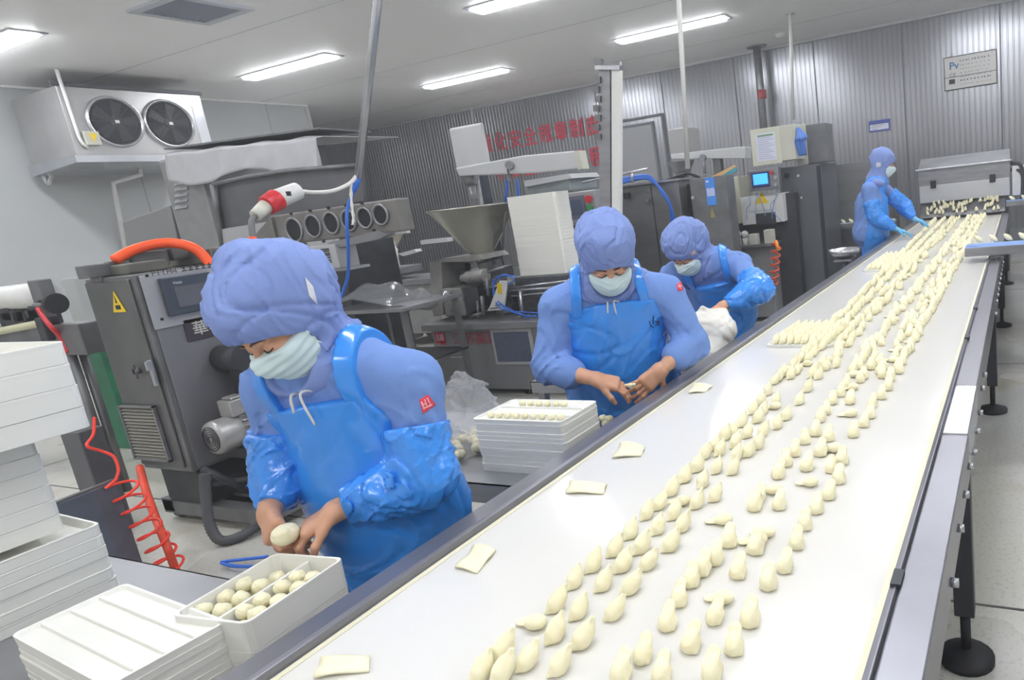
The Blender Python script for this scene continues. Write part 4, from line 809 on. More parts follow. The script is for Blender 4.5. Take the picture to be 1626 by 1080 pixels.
# ---------------------------------------------------------------- small funnel machine at mid distance
x = 6.5
t = thing('small_funnel_machine', 'small wheeled steel machine with a narrow funnel, left of the big funnel machine', 'machine', (6.9, 7.2, 0))
q = MB(); y0_, y1_, zl, zh = fb(q, x, (590, 445), (628, 500), .02); 
build('machine_body', MB().box((x, 6.7, .16), (x+.7, 7.75, Rx(615, 455, x).z)), mat('body_light_steel', (150, 150, 150), .42, .4, noise=.1), t, bevel=.01)
build('top_plate', MB().box((x-.03, 6.66, Rx(615, 455, x).z), (x+.73, 7.8, Rx(615, 447, x).z)), STEELM, t, bevel=.004)
q = MB(); fb(q, x-.006, (597, 470), (620, 488), .006); build('front_window', q, GLASSD, t)
fl = MB().prism([Rx(578, 494, x), Rx(618, 488, x), Rx(618, 488, x)+Vector((-.22, 0, .08)), Rx(578, 494, x)+Vector((-.22, 0, .08))], (0, 0, .01)); build('folding_flap', fl, STEELB, t)
q = MB(); fb(q, x-.02, (597, 512), (634, 545), .4, bot=.05); build('white_bin', q, WHITEP, t, bevel=.02)
c = Rx(602, 365, x+.25); zt_ = c.z; zb2 = Rx(603, 425, x+.25).z
build('funnel', MB().lathe([(.34, .0), (.35, .01), (.34, -.02), (.10, zb2-zt_+.12), (.07, zb2-zt_), (.06, zb2-zt_), (.09, zb2-zt_+.13), (.33, -.01), (.34, 0)], c+Vector((0, 0, .02)), n=36), mat('brassy_steel', (176, 170, 158), .28, .75, noise=.1), t)
build('funnel_neck', MB().cyl(Vector((c.x, c.y, zb2+.02)), Vector((c.x, c.y, .95)), .075, 18).box((c.x-.2, c.y-.35, .93), (c.x+.25, c.y+.3, 1.02)), STEELM, t, bevel=.006)
build('side_frame', MB().box((x+.2, 7.5, .9), (x+.26, 7.56, 1.5)).box((x+.2, 7.2, 1.44), (x+.26, 7.56, 1.5)).box((x+.2, 6.55, 1.28), (x+.3, 7.0, 1.33)).box((x+.25, 6.6, 1.28), (x+.3, 6.65, 1.28)), DUCT, t)
build('side_arm', MB().prism([Rx(632, 403, x), Rx(658, 396, x), Rx(661, 400, x), Rx(640, 407, x)], (.1, 0, 0)), DUCT, t)
build('white_rope', MB().tube(catmull([Rx(625, 396, x), Rx(631, 405, x), Rx(630, 425, x), Rx(633, 440, x)], 5), .018, 6).sph(Rx(626, 397, x), .045, 10), WHITECAB, t)
for xx, yy in ((x+.1, 6.75), (x+.1, 7.6), (x+.62, 6.75), (x+.62, 7.6)): build('castor', MB().cyl((xx, yy-.03, .08), (xx, yy+.03, .08), .08, 18).box((xx-.02, yy-.04, .1), (xx+.02, yy+.04, .18)), mat('castor_brown', (110, 96, 90), .5) if xx == x+.1 and yy == 6.75 else bpy.data.materials['castor_brown'], t)
# ---------------------------------------------------------------- tray stack on the funnel machine
t = thing('bowl_stand', 'small pedestal scale beside the left rail', 'scale', (6.05, 1.42, 0))
build('pedestal', MB().cyl((6.05, 1.42, .02), (6.05, 1.42, .80), .03).cyl((6.05, 1.42, 0), (6.05, 1.42, .02), .13).box((5.95, 1.34, .8), (6.15, 1.5, .82)), STEELM, t)
bw = MB().lathe([(0, .825), (.06, .825), (.11, .86), (.135, .9), (.142, .9), (.12, .855), (.06, .822), (0, .822)], (6.05, 1.42, 0), n=32)
build('metal_bowl', bw, STEELB, None, 'shallow shiny metal bowl on the pedestal scale beside the belt', 'bowl')
# ---------------------------------------------------------------- nested plastic trays
def tray_mesh(L, W_, H, wall=.006, ribs=3, across=True):
    "one tray: open box with rim and dividing ribs; origin at its base centre"
    mb = MB(); r = .018; t_ = wall
    def ring(l, w, z, rr=r, n=4):
        out = []
        for sx, sy, a0 in ((1, 1, 0), (-1, 1, pi/2), (-1, -1, pi), (1, -1, 3*pi/2)):
            for k in range(n+1): a = a0+pi/2*k/n; out.append(Vector((sx*(l/2-rr)+rr*math.cos(a), sy*(w/2-rr)+rr*math.sin(a), z)))
        return out
    rings = [ring(L-.0016, W_-.0016, 0), ring(L-.001, W_-.001, H*.8), ring(L, W_, H-.004), ring(L, W_, H), ring(L-2*t_, W_-2*t_, H), ring(L-2*t_-.008, W_-2*t_-.008, .006)]
    n = len(rings[0]); V = [p for rg in rings for p in rg]
    F = [(i*n+k, i*n+(k+1) % n, (i+1)*n+(k+1) % n, (i+1)*n+k) for i in range(len(rings)-1) for k in range(n)]
    F += [tuple(range(n))[::-1], tuple((len(rings)-1)*n+k for k in range(n))]
    mb.add(V, F)
    rb = MB()
    for i in range(ribs):
        if across: y = -W_/2+W_*(i+1)/(ribs+1); rb.box((-L/2+.008, y-.004, .006), (L/2-.008, y+.004, H*.82))
        else: xx = -L/2+L*(i+1)/(ribs+1); rb.box((xx-.004, -W_/2+.008, .006), (xx+.004, W_/2-.008, H*.82))
    return mb, rb
def stack(cx, cy, z0, rz, L, W_, pitch, n, H, ribs, across, lab, grp, jitter=.0015):
    proto = None; out = []
    for i in range(n):
        loc = Vector((cx+random.uniform(-jitter, jitter), cy+random.uniform(-jitter, jitter), z0+i*pitch))
        where = 'topmost' if i == n-1 else ('the bottom one' if i == 0 else '%s above the bottom one' % ['', 'first', 'second', 'third', 'fourth', 'fifth', 'sixth', 'seventh', 'eighth', 'ninth', 'tenth', 'eleventh', 'twelfth', 'thirteenth', 'fourteenth', 'fifteenth', 'sixteenth', 'seventeenth', 'eighteenth', 'nineteenth', 'twentieth', 'twenty-first', 'twenty-second', 'twenty-third'][i])
        l_ = lab + ', ' + where
        if proto is None:
            mb, rb = tray_mesh(L, W_, H, ribs=ribs, across=across)
            t = bpy.data.objects.new('plastic_tray', None); C.objects.link(t); t.empty_display_size = .1; t['label'] = l_; t['category'] = 'tray'; t['group'] = grp
            build('tray_shell', mb, PLAST, t, bevel=.0015)
            if ribs: build('divider', rb, PLAST, t)
            t.location = loc; t.rotation_euler.z = rz; proto = t
        else: t = clone(proto, loc, l_)
        out.append(t)
    return out
random.seed(5)
# tables
def table(name, lab, x0, x1, y0, y1, z, skirt=.05):
    t = thing(name, lab, 'table', ((x0+x1)/2, (y0+y1)/2, 0))
    build('table_top', MB().box((x0, y0, z-.004), (x1, y1, z)).box((x0, y0, z-skirt), (x0+.004, y1, z)).box((x1-.004, y0, z-skirt), (x1, y1, z)).box((x0, y0, z-skirt), (x1, y0+.004, z)).box((x0, y1-.004, z-skirt), (x1, y1, z)), STEEL, t)
    for a in (x0+.04, x1-.04):
        for b_ in (y0+.04, y1-.04): build('leg', MB().box((a-.02, b_-.02, 0), (a+.02, b_+.02, z-.01)), STEELM, t)
    build('under_shelf', MB().box((x0+.04, y0+.04, .18), (x1-.04, y1-.04, .2)), STEELD, t)
    return t
table('steel_table', 'stainless steel table in the left foreground carrying white tray stacks', .22, .94, 1.30, 3.0, .72)
table('steel_table', 'stainless steel table between the two nearer workers, beside the belt', 1.60, 2.25, 1.29, 2.5, .70, .07)
table('steel_table', 'stainless steel table beyond the second worker, before the third worker', 2.72, 3.25, 1.30, 2.3, .70, .06)
# blue stool under the middle table
t = thing('plastic_stool', 'blue plastic stool under the steel table behind the nearest worker', 'stool', (1.95, 1.62, 0))
build('seat', MB().box((1.82, 1.50, .42), (2.08, 1.76, .45)), BLUEP, t, bevel=.008)
for a in (-1, 1):
    for b_ in (-1, 1): build('leg', MB().prism([(1.95+a*.12, 1.63+b_*.12, .43), (1.95+a*.09, 1.63+b_*.12, .43), (1.95+a*.13, 1.63+b_*.15, 0), (1.95+a*.16, 1.63+b_*.15, 0)], (0, -b_*.025, 0)), BLUEP, t)
build('rung', MB().box((1.81, 1.76, .2), (1.82, 1.5, .23)).box((2.08, 1.76, .2), (2.09, 1.5, .23)), BLUEP, t)
# foreground stacks
stack(.625, 1.68, .72, math.radians(-5), .20, .44, .0155, 7, .0152, 3, False, 'ribbed white tray, foreground stack', 'foreground stack of ribbed trays')
stack(.72, 2.40, .72, math.radians(-3), .27, .46, .03, 6, .0297, 1, True, 'white tray, lowest tier of the left edge stack', 'low part of the left tray stack')
stack(.70, 2.44, .905, math.radians(-3), .22, .44, .0405, 6, .040, 0, True, 'white tray, middle tier of the left edge stack', 'middle tier of the left tray stack')
stack(.76, 2.36, 1.152, math.radians(-2), .25, .46, .055, 4, .0545, 0, True, 'white tray, top tier of the left edge stack', 'top tier of the left tray stack')
SC = stack(.812, 1.503, .72, math.radians(6), .245, .21, .024, 2, .0237, 0, False, 'white tray', 'stack in front of the nearest worker')
SC[0]['label'] = 'lowest white tray under the dumpling box in front of the nearest worker'; SC[1]['label'] = 'white tray directly under the dumpling box in front of the nearest worker'
SC.append(stack(.812, 1.503, .768, math.radians(6), .245, .21, .07, 1, .067, 1, True, 'deep white box', 'stack in front of the nearest worker')[0]); SC[-1]['label'] = 'deep white divided box of round dumplings in front of the nearest worker'
SD = stack(1.80, 1.52, .70, math.radians(0), .215, .37, .0145, 13, .0142, 2, False, 'white tray, stack between the nearer workers', 'stack between the two nearer workers')
SE = stack(5.02, 3.80, .99, 0, .22, .50, .0285, 24, .0282, 0, True, 'white tray, stack on the funnel machine', 'stack on the funnel machine')
build('tray_rest', MB().box((4.86, 3.52, .66), (5.2, 4.08, .988)), STEELD, None, 'dark steel block under the tall tray stack on the funnel machine', 'block')
# bags
CLR = mat('clear_bag', (246, 247, 252), .1, trans=.6, alpha=.42, ior=1.1, bump=.6, bscale=40)
MILK = mat('thin_white_bag', (236, 234, 226), .35, alpha=.86, bump=.4, bscale=18, sss=.1)
def blob(name, c, r, fn, m_, nu=40, nv=26, **kw):
    mb = MB(); V = []
    for j in range(nv+1):
        for i in range(nu):
            a = 2*pi*i/nu; b_ = pi*j/nv; s_ = fn(a, b_)
            V.append(Vector(c)+Vector((math.sin(b_)*math.cos(a)*r[0], math.sin(b_)*math.sin(a)*r[1], math.cos(b_)*r[2]))*s_)
    F = [(j*nu+i, (j+1)*nu+i, (j+1)*nu+(i+1) % nu, j*nu+(i+1) % nu) for j in range(nv) for i in range(nu)]
    for v in V:
        if v.z < kw.get('zmin', -9): v.z = kw['zmin']
    kw.pop('zmin', None); mb.add(V, F, True); return build(name, mb, m_, merge=True, **kw)
# white carrier bag the third worker holds by its handles beside the belt
bc = Vector((2.97, 1.405, .83))
def bagfn(P):
    M_ = ((.94, -.34, 0), (.34, .94, 0), (0, 0, 1))
    d = ellip(P, bc+Vector((-.02, .02, -.05)), (.13, .14, .085), M_); d = smin(d, ellip(P, bc+Vector((.05, -.03, .05)), (.09, .12, .085), M_), .05); d = smin(d, ellip(P, bc+Vector((.02, .04, .03)), (.08, .07, .09), M_), .05)
    h1 = smin(capsule(P, bc+Vector((.0, .07, .09)), bc+Vector((.06, .03, .15)), .014, .011), capsule(P, bc+Vector((.06, .03, .15)), bc+Vector((.12, -.06, .12)), .011, .016), .01)
    d = smin(d, h1, .02)
    d = d+.010*wav(P, 22, 5, 4, True)+.006*wav(P, 50, 6, 5, True)
    return smax(d, -(P[2]-.7025), .006)
# ---------------------------------------------------------------- implicit-surface figures
f32 = np.float32
def A(v): return np.array(v, dtype=np.float64)
def smin(a, b, k):
    h = np.clip(.5+.5*(b-a)/k, 0, 1); return b+(a-b)*h-k*h*(1-h)
def smax(a, b, k): return -smin(-a, -b, k)
def capsule(P, a, b, ra, rb, bulge=0.):
    a, b = A(a), A(b); ab = b-a; q = [P[i]-f32(a[i]) for i in range(3)]
    t = np.clip((q[0]*f32(ab[0])+q[1]*f32(ab[1])+q[2]*f32(ab[2]))/f32(ab@ab), 0, 1)
    r = ra+(rb-ra)*t
    if bulge: r = r+bulge*np.sin(t*pi)
    return np.sqrt((q[0]-t*f32(ab[0]))**2+(q[1]-t*f32(ab[1]))**2+(q[2]-t*f32(ab[2]))**2)-r
def ellip(P, c, r, M):
    "M rows: local axes in world"
    q = [P[i]-f32(c[i]) for i in range(3)]; L_ = [sum(f32(M[j][i])*q[i] for i in range(3)) for j in range(3)]
    k0 = np.sqrt(sum((L_[j]/f32(r[j]))**2 for j in range(3))); k1 = np.sqrt(sum((L_[j]/f32(r[j]**2))**2 for j in range(3)))
    return k0*(k0-1)/np.maximum(k1, 1e-6)
def loc3(P, c, M):
    q = [P[i]-f32(c[i]) for i in range(3)]; return [sum(f32(M[j][i])*q[i] for i in range(3)) for j in range(3)]
def wav(P, fr, seed, n=5, ridge=False):
    rs = np.random.RandomState(seed); out = 0; wx = 0
    for i in range(2):
        k = rs.randn(3); k /= np.linalg.norm(k); wx = wx+np.sin(sum(P[j]*f32(k[j]*fr*.6) for j in range(3))+f32(rs.rand()*6))
    for i in range(n):
        k = rs.randn(3); k = k/np.linalg.norm(k)*fr*(.7+.8*rs.rand()); s_ = np.sin(sum(P[j]*f32(k[j]) for j in range(3))+f32(rs.rand()*6)+wx*f32(1.3))
        out = out+((1-2*np.abs(s_)) if ridge else s_)
    return out/n
def crease(P, fr, seed, n=4, w=.22):
    rs = np.random.RandomState(seed); out = 0; wx = 0
    for i in range(2):
        k = rs.randn(3); k /= np.linalg.norm(k); wx = wx+np.sin(sum(P[j]*f32(k[j]*fr*.8) for j in range(3))+f32(rs.rand()*6))
    for i in range(n):
        k = rs.randn(3); k = k/np.linalg.norm(k)*fr*(.7+.6*rs.rand()); ph = rs.rand()*6; s_ = np.sin(sum(P[j]*f32(k[j]) for j in range(3))*.5+f32(ph)+wx*f32(1.1))
        k2 = rs.randn(3); k2 = k2/np.linalg.norm(k2)*fr*.35; mk = .5+.5*np.sin(sum(P[j]*f32(k2[j]) for j in range(3))+f32(rs.rand()*6))
        out = out+np.maximum(0, 1-np.abs(s_)/w)**1.5*mk
    return out
def nets(fn, lo, hi, h):
    lo, hi = A(lo), A(hi); n = np.maximum(np.ceil((hi-lo)/h).astype(int)+1, 4)
    ax = [(lo[i]+np.arange(n[i])*h).astype(f32) for i in range(3)]
    X, Y, Z = np.meshgrid(*ax, indexing='ij', copy=False); V = np.asarray(fn((X, Y, Z)), dtype=f32)
    S = V < 0
    c = [(i, j, k) for i in (0, 1) for j in (0, 1) for k in (0, 1)]
    sl = lambda a, o: a[o[0]:n[0]-1+o[0], o[1]:n[1]-1+o[1], o[2]:n[2]-1+o[2]]
    cnt = sum(sl(S, o).astype(np.int8) for o in c); act = (cnt > 0) & (cnt < 8)
    idx = np.full(act.shape, -1, np.int64); ii = np.argwhere(act); idx[act] = np.arange(len(ii))
    vals = {o: sl(V, o)[act] for o in c}; acc = np.zeros((len(ii), 3)); w = np.zeros(len(ii))
    for o in c:
        for d in range(3):
            if o[d] == 0:
                p = list(o); p[d] = 1; p = tuple(p); a = vals[o]; b = vals[p]; m_ = (a < 0) != (b < 0)
                t = np.where(m_, a/np.where(m_, a-b, 1), 0); q = np.array(o, float)+np.outer(t, np.eye(3)[d]); acc[m_] += q[m_]; w[m_] += 1
    vt = lo+(ii+acc/np.maximum(w, 1)[:, None])*h
    F = []
    for d in range(3):
        e = [slice(None)]*3; e2 = [slice(None)]*3; e[d] = slice(0, -1); e2[d] = slice(1, None)
        s0, s1 = S[tuple(e)], S[tuple(e2)]; a, b = [(1, 2), (2, 0), (0, 1)][d]
        m_ = s0 != s1; g = np.argwhere(m_); ok = (g[:, a] > 0) & (g[:, b] > 0) & (g[:, a] < n[a]-1) & (g[:, b] < n[b]-1); g = g[ok]
        if not len(g): continue
        ea = np.eye(3, dtype=int)[a]; eb = np.eye(3, dtype=int)[b]
        q = np.stack([idx[tuple((g-ea-eb).T)], idx[tuple((g-eb).T)], idx[tuple(g.T)], idx[tuple((g-ea).T)]], 1)
        fl = s0[tuple(g.T)]; q[~fl] = q[~fl][:, ::-1]; F.append(q)
    F = np.concatenate(F) if F else np.zeros((0, 4), int); F = F[(F >= 0).all(1)]
    return vt, F
def npmesh(name, parts, m_, parent, smooth=True, **kw):
    vs, fs, o_ = [], [], 0
    for v, f in parts: vs.append(v); fs.append(f+o_); o_ += len(v)
    vs = np.concatenate(vs)-np.array(wloc(parent)); fs = np.concatenate(fs)
    me = bpy.data.meshes.new(name); me.vertices.add(len(vs)); me.vertices.foreach_set('co', vs.astype(f32).ravel())
    me.loops.add(len(fs)*4); me.loops.foreach_set('vertex_index', fs.astype(np.int32).ravel()); me.polygons.add(len(fs))
    me.polygons.foreach_set('loop_start', np.arange(len(fs), dtype=np.int32)*4); me.polygons.foreach_set('loop_total', np.full(len(fs), 4, np.int32))
    me.update(calc_edges=True); me.polygons.foreach_set('use_smooth', [smooth]*len(fs)); me.materials.append(m_); me.validate()
    o = bpy.data.objects.new(name, me); C.objects.link(o); o.parent = parent
    for k_, v_ in kw.items(): o[k_] = v_
    return o
FAB = mat('blue_work_fabric', (110, 143, 205), .8, noise=.04, nscale=14, bump=.10, bscale=70)
HOODM = mat('blue_hood_fabric', (124, 145, 202), .8, noise=.04, nscale=14, bump=.10, bscale=70)
APR = mat('blue_plastic_apron', (52, 140, 232), .2, spec=.6, noise=.05, nscale=5, bump=.22, bscale=16, coat=.3)
SLV = mat('blue_plastic_sleeve', (56, 142, 236), .22, spec=.6, noise=.08, nscale=16, bump=.5, bscale=34, coat=.3)
SKIN = mat('skin', (205, 156, 128), .5, noise=.05, nscale=30, sss=.15, bump=.03, bscale=200)
MASK = mat('pale_aqua_mask', (206, 226, 230), .7, noise=.03, nscale=40)
BROW = mat('dark_brow', (92, 68, 60), .7)
GLOVE = mat('blue_glove', (96, 176, 220), .35, bump=.2, bscale=60)
PATCH = mat('red_patch', (226, 62, 84), .6)
TROU = mat('blue_trousers', (86, 118, 196), .8)
BOOT = mat('white_boot', (225, 226, 226), .4)

def hand_caps(w, d, nrm, side, curl, spread=.25, scale=1., thumb=(.75, .5, -.35)):
    """finger skeleton. w wrist, d pointing dir, nrm palm normal (out of the palm), side = +1 thumb lies at cross(d,nrm) side"""
    w, d, nrm = A(w), A(d), A(nrm); d = d/np.linalg.norm(d); nrm = nrm-d*(nrm@d); nrm /= np.linalg.norm(nrm); s = np.cross(d, nrm)*side
    k = scale; caps = []
    pal = w+d*.045*k
    for o_, ra in ((-.026, .0145), (-.009, .0150), (.009, .0152), (.026, .0145)): caps.append((w+d*.008*k+s*o_*.55*k, w+d*.083*k+s*o_*k, .0165*k, ra*k, 'p'))
    Ls = ((.026, (.040, .024, .020), .0088), (.009, (.045, .028, .021), .0090), (-.009, (.041, .026, .021), .0087), (-.026, (.032, .020, .018), .0078))
    for i, (o_, L3, r) in enumerate(Ls):
        p = w+d*(.086-.004*abs(i-1.3))*k+s*o_*k; c = curl[i] if isinstance(curl, (list, tuple)) else curl; ang = 0; base = d*math.cos(spread*o_*9)+s*math.sin(spread*o_*9)
        for j, l_ in enumerate(L3):
            ang += c*(.85, 1.0, .7)[j]; dd = base*math.cos(ang)+nrm*math.sin(ang); q = p+dd*l_*k
            caps.append((p, q, r*k*(1-.06*j), r*k*(.94-.08*j), 'f%d' % i)); p = q
    t0 = w+d*.022*k+s*.022*k; a, b, c = thumb; td = d*a+s*b-nrm*c; td /= np.linalg.norm(td)
    t1 = t0+td*.040*k; td2 = td*.8+d*.35+nrm*.25; td2 /= np.linalg.norm(td2); t2 = t1+td2*.032*k; td3 = td2*.85+d*.1+nrm*.35-s*.25; td3 /= np.linalg.norm(td3)
    caps += [(t0, t1, .0145*k, .0112*k, 'p'), (t1, t2, .0108*k, .0100*k, 't'), (t2, t2+td3*.025*k, .0098*k, .0080*k, 't')]
    return caps
def hand_sdf(caps):
    def fn(P):
        g = {}
        for a, b, ra, rb, key in caps:
            v = capsule(P, a, b, ra, rb); g[key] = smin(g[key], v, .006 if key != 'p' else .012) if key in g else v
        out = g['p']
        for k_ in g:
            if k_ != 'p': out = smin(out, g[k_], .0055)
        return out
    return fn

def person(S):
    """S: dict with world joints; builds the body and everything worn on it"""
    J = {k: A(v) for k, v in S['J'].items()}; fwd = A(S['fwd']); fwd = fwd/np.linalg.norm(fwd); h = S.get('h', .008)
    hip, chest, neck, head = J['hip'], J['chest'], J['neck'], J['head']
    up = (neck-hip)/np.linalg.norm(neck-hip); lf = np.cross(A((0, 0, 1)), fwd); lf = A(S['left']) if 'left' in S else lf; lf = lf-up*(lf@up); lf /= np.linalg.norm(lf); fw = np.cross(lf, up)
    MT = (lf, fw, up)
    hf = A(S['hf']); hf = hf/np.linalg.norm(hf); hu = A(S['hu']); hu = hu-hf*(hu@hf); hu /= np.linalg.norm(hu); hl = np.cross(hu, hf); MH = (hl, hf, hu)
    HP = lambda a, b, c: head+hl*a+hf*b+hu*c
    root = thing('person', S['label'], 'person', (float((J['fl'][0]+J['fr'][0])/2), float((J['fl'][1]+J['fr'][1])/2), 0))
    root['group'] = 'workers in blue'
    sw = S.get('sw', 1.)
    def arms(P, e=0., fore=True):
        d = None
        for s in 'lr':
            v = capsule(P, J['s'+s], J['e'+s], .055+e, .043+e)
            if fore: v = smin(v, capsule(P, J['e'+s], J['w'+s], .042+e, .027+e*.6), .02)
            d = v if d is None else np.minimum(d, v)
        return d
    def skull(P):
        d = ellip(P, HP(0, -.012, .035), (.077, .096, .088), MH)
        d = smin(d, ellip(P, HP(0, .026, -.045), (.058, .062, .066), MH), .04)
        d = smin(d, capsule(P, HP(-.034, .080, .026), HP(.034, .080, .026), .013, .013), .015)
        for s in (-1, 1):
            d = smax(d, -(ellip(P, HP(s*.033, .098, .006), (.019, .014, .011), MH)), .012)
            d = smin(d, ellip(P, HP(s*.033, .074, .006), (.017, .016, .014), MH), .004)
            d = smin(d, ellip(P, HP(s*.043, .060, -.024), (.024, .026, .022), MH), .02)
            d = smin(d, ellip(P, HP(s*.079, -.006, -.004), (.010, .018, .030), MH), .006)
            d = smin(d, ellip(P, HP(s*.012, .094, -.028), (.009, .010, .008), MH), .008)
        d = smin(d, capsule(P, HP(0, .086, .012), HP(0, .108, -.022), .009, .013), .010)
        d = smin(d, capsule(P, HP(-.018, .082, -.056), HP(.018, .082, -.056), .010, .010), .008)
        return d
    def body(P):
        d = ellip(P, hip, (.165*sw, .11, .12), MT); d = smin(d, ellip(P, chest, (.155*sw, .10, .19), MT), .08)
        d = smin(d, capsule(P, chest+up*.08, neck, .08, .055), .05); d = smin(d, capsule(P, neck, head+hu*-.05-hf*.01, .052, .048), .03)
        d = smin(d, arms(P), .03)
        for s in 'lr':
            sg = 1 if s == 'l' else -1; hp = hip+lf*.085*sg-up*.05; d = smin(d, capsule(P, hp, J['k'+s], .08, .052), .03); d = smin(d, capsule(P, J['k'+s], J['f'+s]+A((0, 0, .07)), .05, .035), .02)
            d = smin(d, capsule(P, J['f'+s]+A((0, 0, .045)), J['f'+s]+A((0, 0, .04))+fwd*.13, .04, .032), .02)
        return smin(d, skull(P), .012)
    def torso(P, e=0.):
        d = ellip(P, chest+up*.02-fw*.005, (.18*sw+e, .128*sw+e, .22+e), MT)
        d = smin(d, ellip(P, (chest+hip)/2-up*.02+fw*.012, (.185*sw+e, .135*sw+e, .2+e), MT), .05)
        d = smin(d, ellip(P, hip-up*.03, (.195*sw+e, .14*sw+e, .17+e), MT), .05)
        for s in 'lr': d = smin(d, capsule(P, chest+up*.13*S.get('su', 1)+(J['s'+s]-chest)*.35, J['s'+s], .085+e, .072+e), .05)
        return smin(d, capsule(P, chest+up*.15, neck, .09+e, .075+e), .04)
    cuff = S.get('cuff', .45 if S.get('sleeves') else .9)
    def jacket(P):
        d = torso(P)
        for s in 'lr':
            a = capsule(P, J['s'+s], J['e'+s], .074, .066); wr_ = J['e'+s]+(J['w'+s]-J['e'+s])*cuff; q = capsule(P, J['e'+s], wr_, .064, S.get('cuffr', .044))
            d = smin(d, smin(a, q, .03), .035)
            if S.get('rolled'):
                c_ = J['e'+s]+(J['w'+s]-J['e'+s])*(cuff-.10); c2 = J['e'+s]+(J['w'+s]-J['e'+s])*(cuff+.04); d = smin(d, capsule(P, c_, c2, .066, .060), .02)
        d = d+.009*wav(P, 18, S['seed'], 4)+.008*crease(P, 26, S['seed']+1, 5, .35)-.006*crease(P, 30, S['seed']+2, 4, .35)
        # vertical drape creases stronger at the arms
        L_ = loc3(P, chest, MT)
        if 'slit' in S: d = d+.0
        return smax(d, -(L_[2]-9), .01) if False else d
    def hood_core(P):
        d = ellip(P, HP(0, -.022, .052), (.099, .124, .104), MH)
        for (a, b, c, r) in S.get('puff', [(0, -.05, .07, .1)]): d = smin(d, ellip(P, HP(a, b, c), (r, r, r), MH), .05)
        d = smin(d, capsule(P, HP(0, -.02, -.02), neck+up*.02, .092, .104), .05)
        d = smin(d, ellip(P, neck-up*.03, (.15*sw, .115, .07), MT), .06)
        return d
    def hood(P):
        d = hood_core(P)+.005*wav(P, 26, S['seed']+5, 4)+.007*crease(P, 40, S['seed']+6, 4, .35)-.005*crease(P, 46, S['seed']+7, 4, .35)
        L_ = loc3(P, HP(0, 0, 0), MH)
        # face opening: an oval along the face direction, closed under the chin
        oz = S.get('open', (.068, .020, -.115)); top, bot = oz[1], oz[2]; cz = (top+bot)/2; hh = (top-bot)/2
        q = np.sqrt((L_[0]/oz[0])**2+((L_[2]-cz)/hh)**2)-1; op = np.maximum(q*min(oz[0], hh), -(L_[1]-S.get('opb', .012)))
        d = smax(d, -op, .008)
        rim = np.abs(q*min(oz[0], hh)-.004)-.004; edge = np.maximum(np.maximum(rim, -(L_[1]-.0)), d-.004); return d
    def face_solid(P):
        d = ellip(P, HP(0, .030, -.048), (.074, .080, .074), MH); d = smin(d, capsule(P, HP(0, .09, .0), HP(0, .106, -.03), .014, .016), .035); d = smin(d, skull(P)-.004, .02)
        L_ = loc3(P, HP(0, 0, 0), MH)
        d = smax(d-.004, L_[2]-(.002-.16*np.abs(L_[0])), .006); d = smax(d, -(L_[1]-.012+.0*L_[0]), .006); d = smax(d, -(L_[2]+.118), .006)
        return d+.0012*np.sin(L_[2]*f32(300)) + .0015*wav(P, 60, 3, 3)
    bibt, bibw, botz = S.get('bib', (.13, .145, -.75))
    def apron(P):
        L_ = loc3(P, hip, MT); H_ = float(np.linalg.norm(chest-hip)); top = H_+bibt
        d = torso(P, .016)
        if botz < -.3:
            lo_ = hip+A((0, 0, -.62)); d = smin(d, capsule(P, hip+up*-.02, lo_, .17, .18), .1)
        d = d+.006*wav(P, 14, S['seed']+9, 4)+.006*crease(P, 24, S['seed']+10, 4, .3)-.005*crease(P, 28, S['seed']+11, 3, .3)
        w_ = np.clip((top-L_[2])/max(top-.10, .1), 0, 1); hw = bibw+(.30-bibw)*w_**1.2
        reg = np.maximum(np.abs(L_[0])-hw, L_[2]-top-.02*np.cos(L_[0]*f32(9))); reg = np.maximum(reg, -(L_[1]-(.06-.11*w_))); reg = np.maximum(reg, -(P[2]-f32(hip[2]+botz)))
        return smax(d, reg, .004)
    def straps(P):
        L_ = loc3(P, chest, MT); d = smin(torso(P, .014), ellip(P, neck-up*.03, (.15*sw, .115, .07), MT)-.008, .05)
        H_ = float(np.linalg.norm(chest-hip)); z0 = bibt-.03; z1 = float(np.linalg.norm(neck-chest))+.06
        t_ = np.clip((L_[2]-z0)/(z1-z0), 0, 1.0); c_ = (bibw-.03)+(S.get('strapin', .115)-(bibw-.03))*t_
        reg = np.abs(np.abs(L_[0])-c_)-.020; reg = np.maximum(reg, -(L_[2]-z0)); reg = np.maximum(reg, -(L_[1]+.13))
        return smax(d+.003*wav(P, 50, 77, 3), reg, .003)
    lo = np.min([v for v in J.values()], 0)-.27; hi = np.max([v for v in J.values()], 0)+.27; lo[2] = -.01; hi[2] = max(head[2]+.25, hi[2]-.05)
    # -- body: torso/legs/head coarse, hands fine
    parts = [nets(body, (lo[0], lo[1], 0), (hi[0], hi[1], head[2]-.16 if S.get('finehead', True) else hi[2]), h*1.6 if S.get('finehead', True) else h*1.2)] if False else [nets(lambda P: body(P), (lo[0], lo[1], 0), hi, h*1.5)]
    if S.get('finehead', True):
        parts = [nets(lambda P: np.maximum(body(P), ellip(P, head, (.115, .125, .125), MH)*-1), (lo[0], lo[1], 0), hi, h*1.5)]
        parts.append(nets(lambda P: np.maximum(smin(skull(P), capsule(P, neck, head+hu*-.05-hf*.01, .052, .048), .03), ellip(P, head, (.125, .135, .135), MH)), head-.16, head+.16, S.get('hh', .0032)))
    gl = []
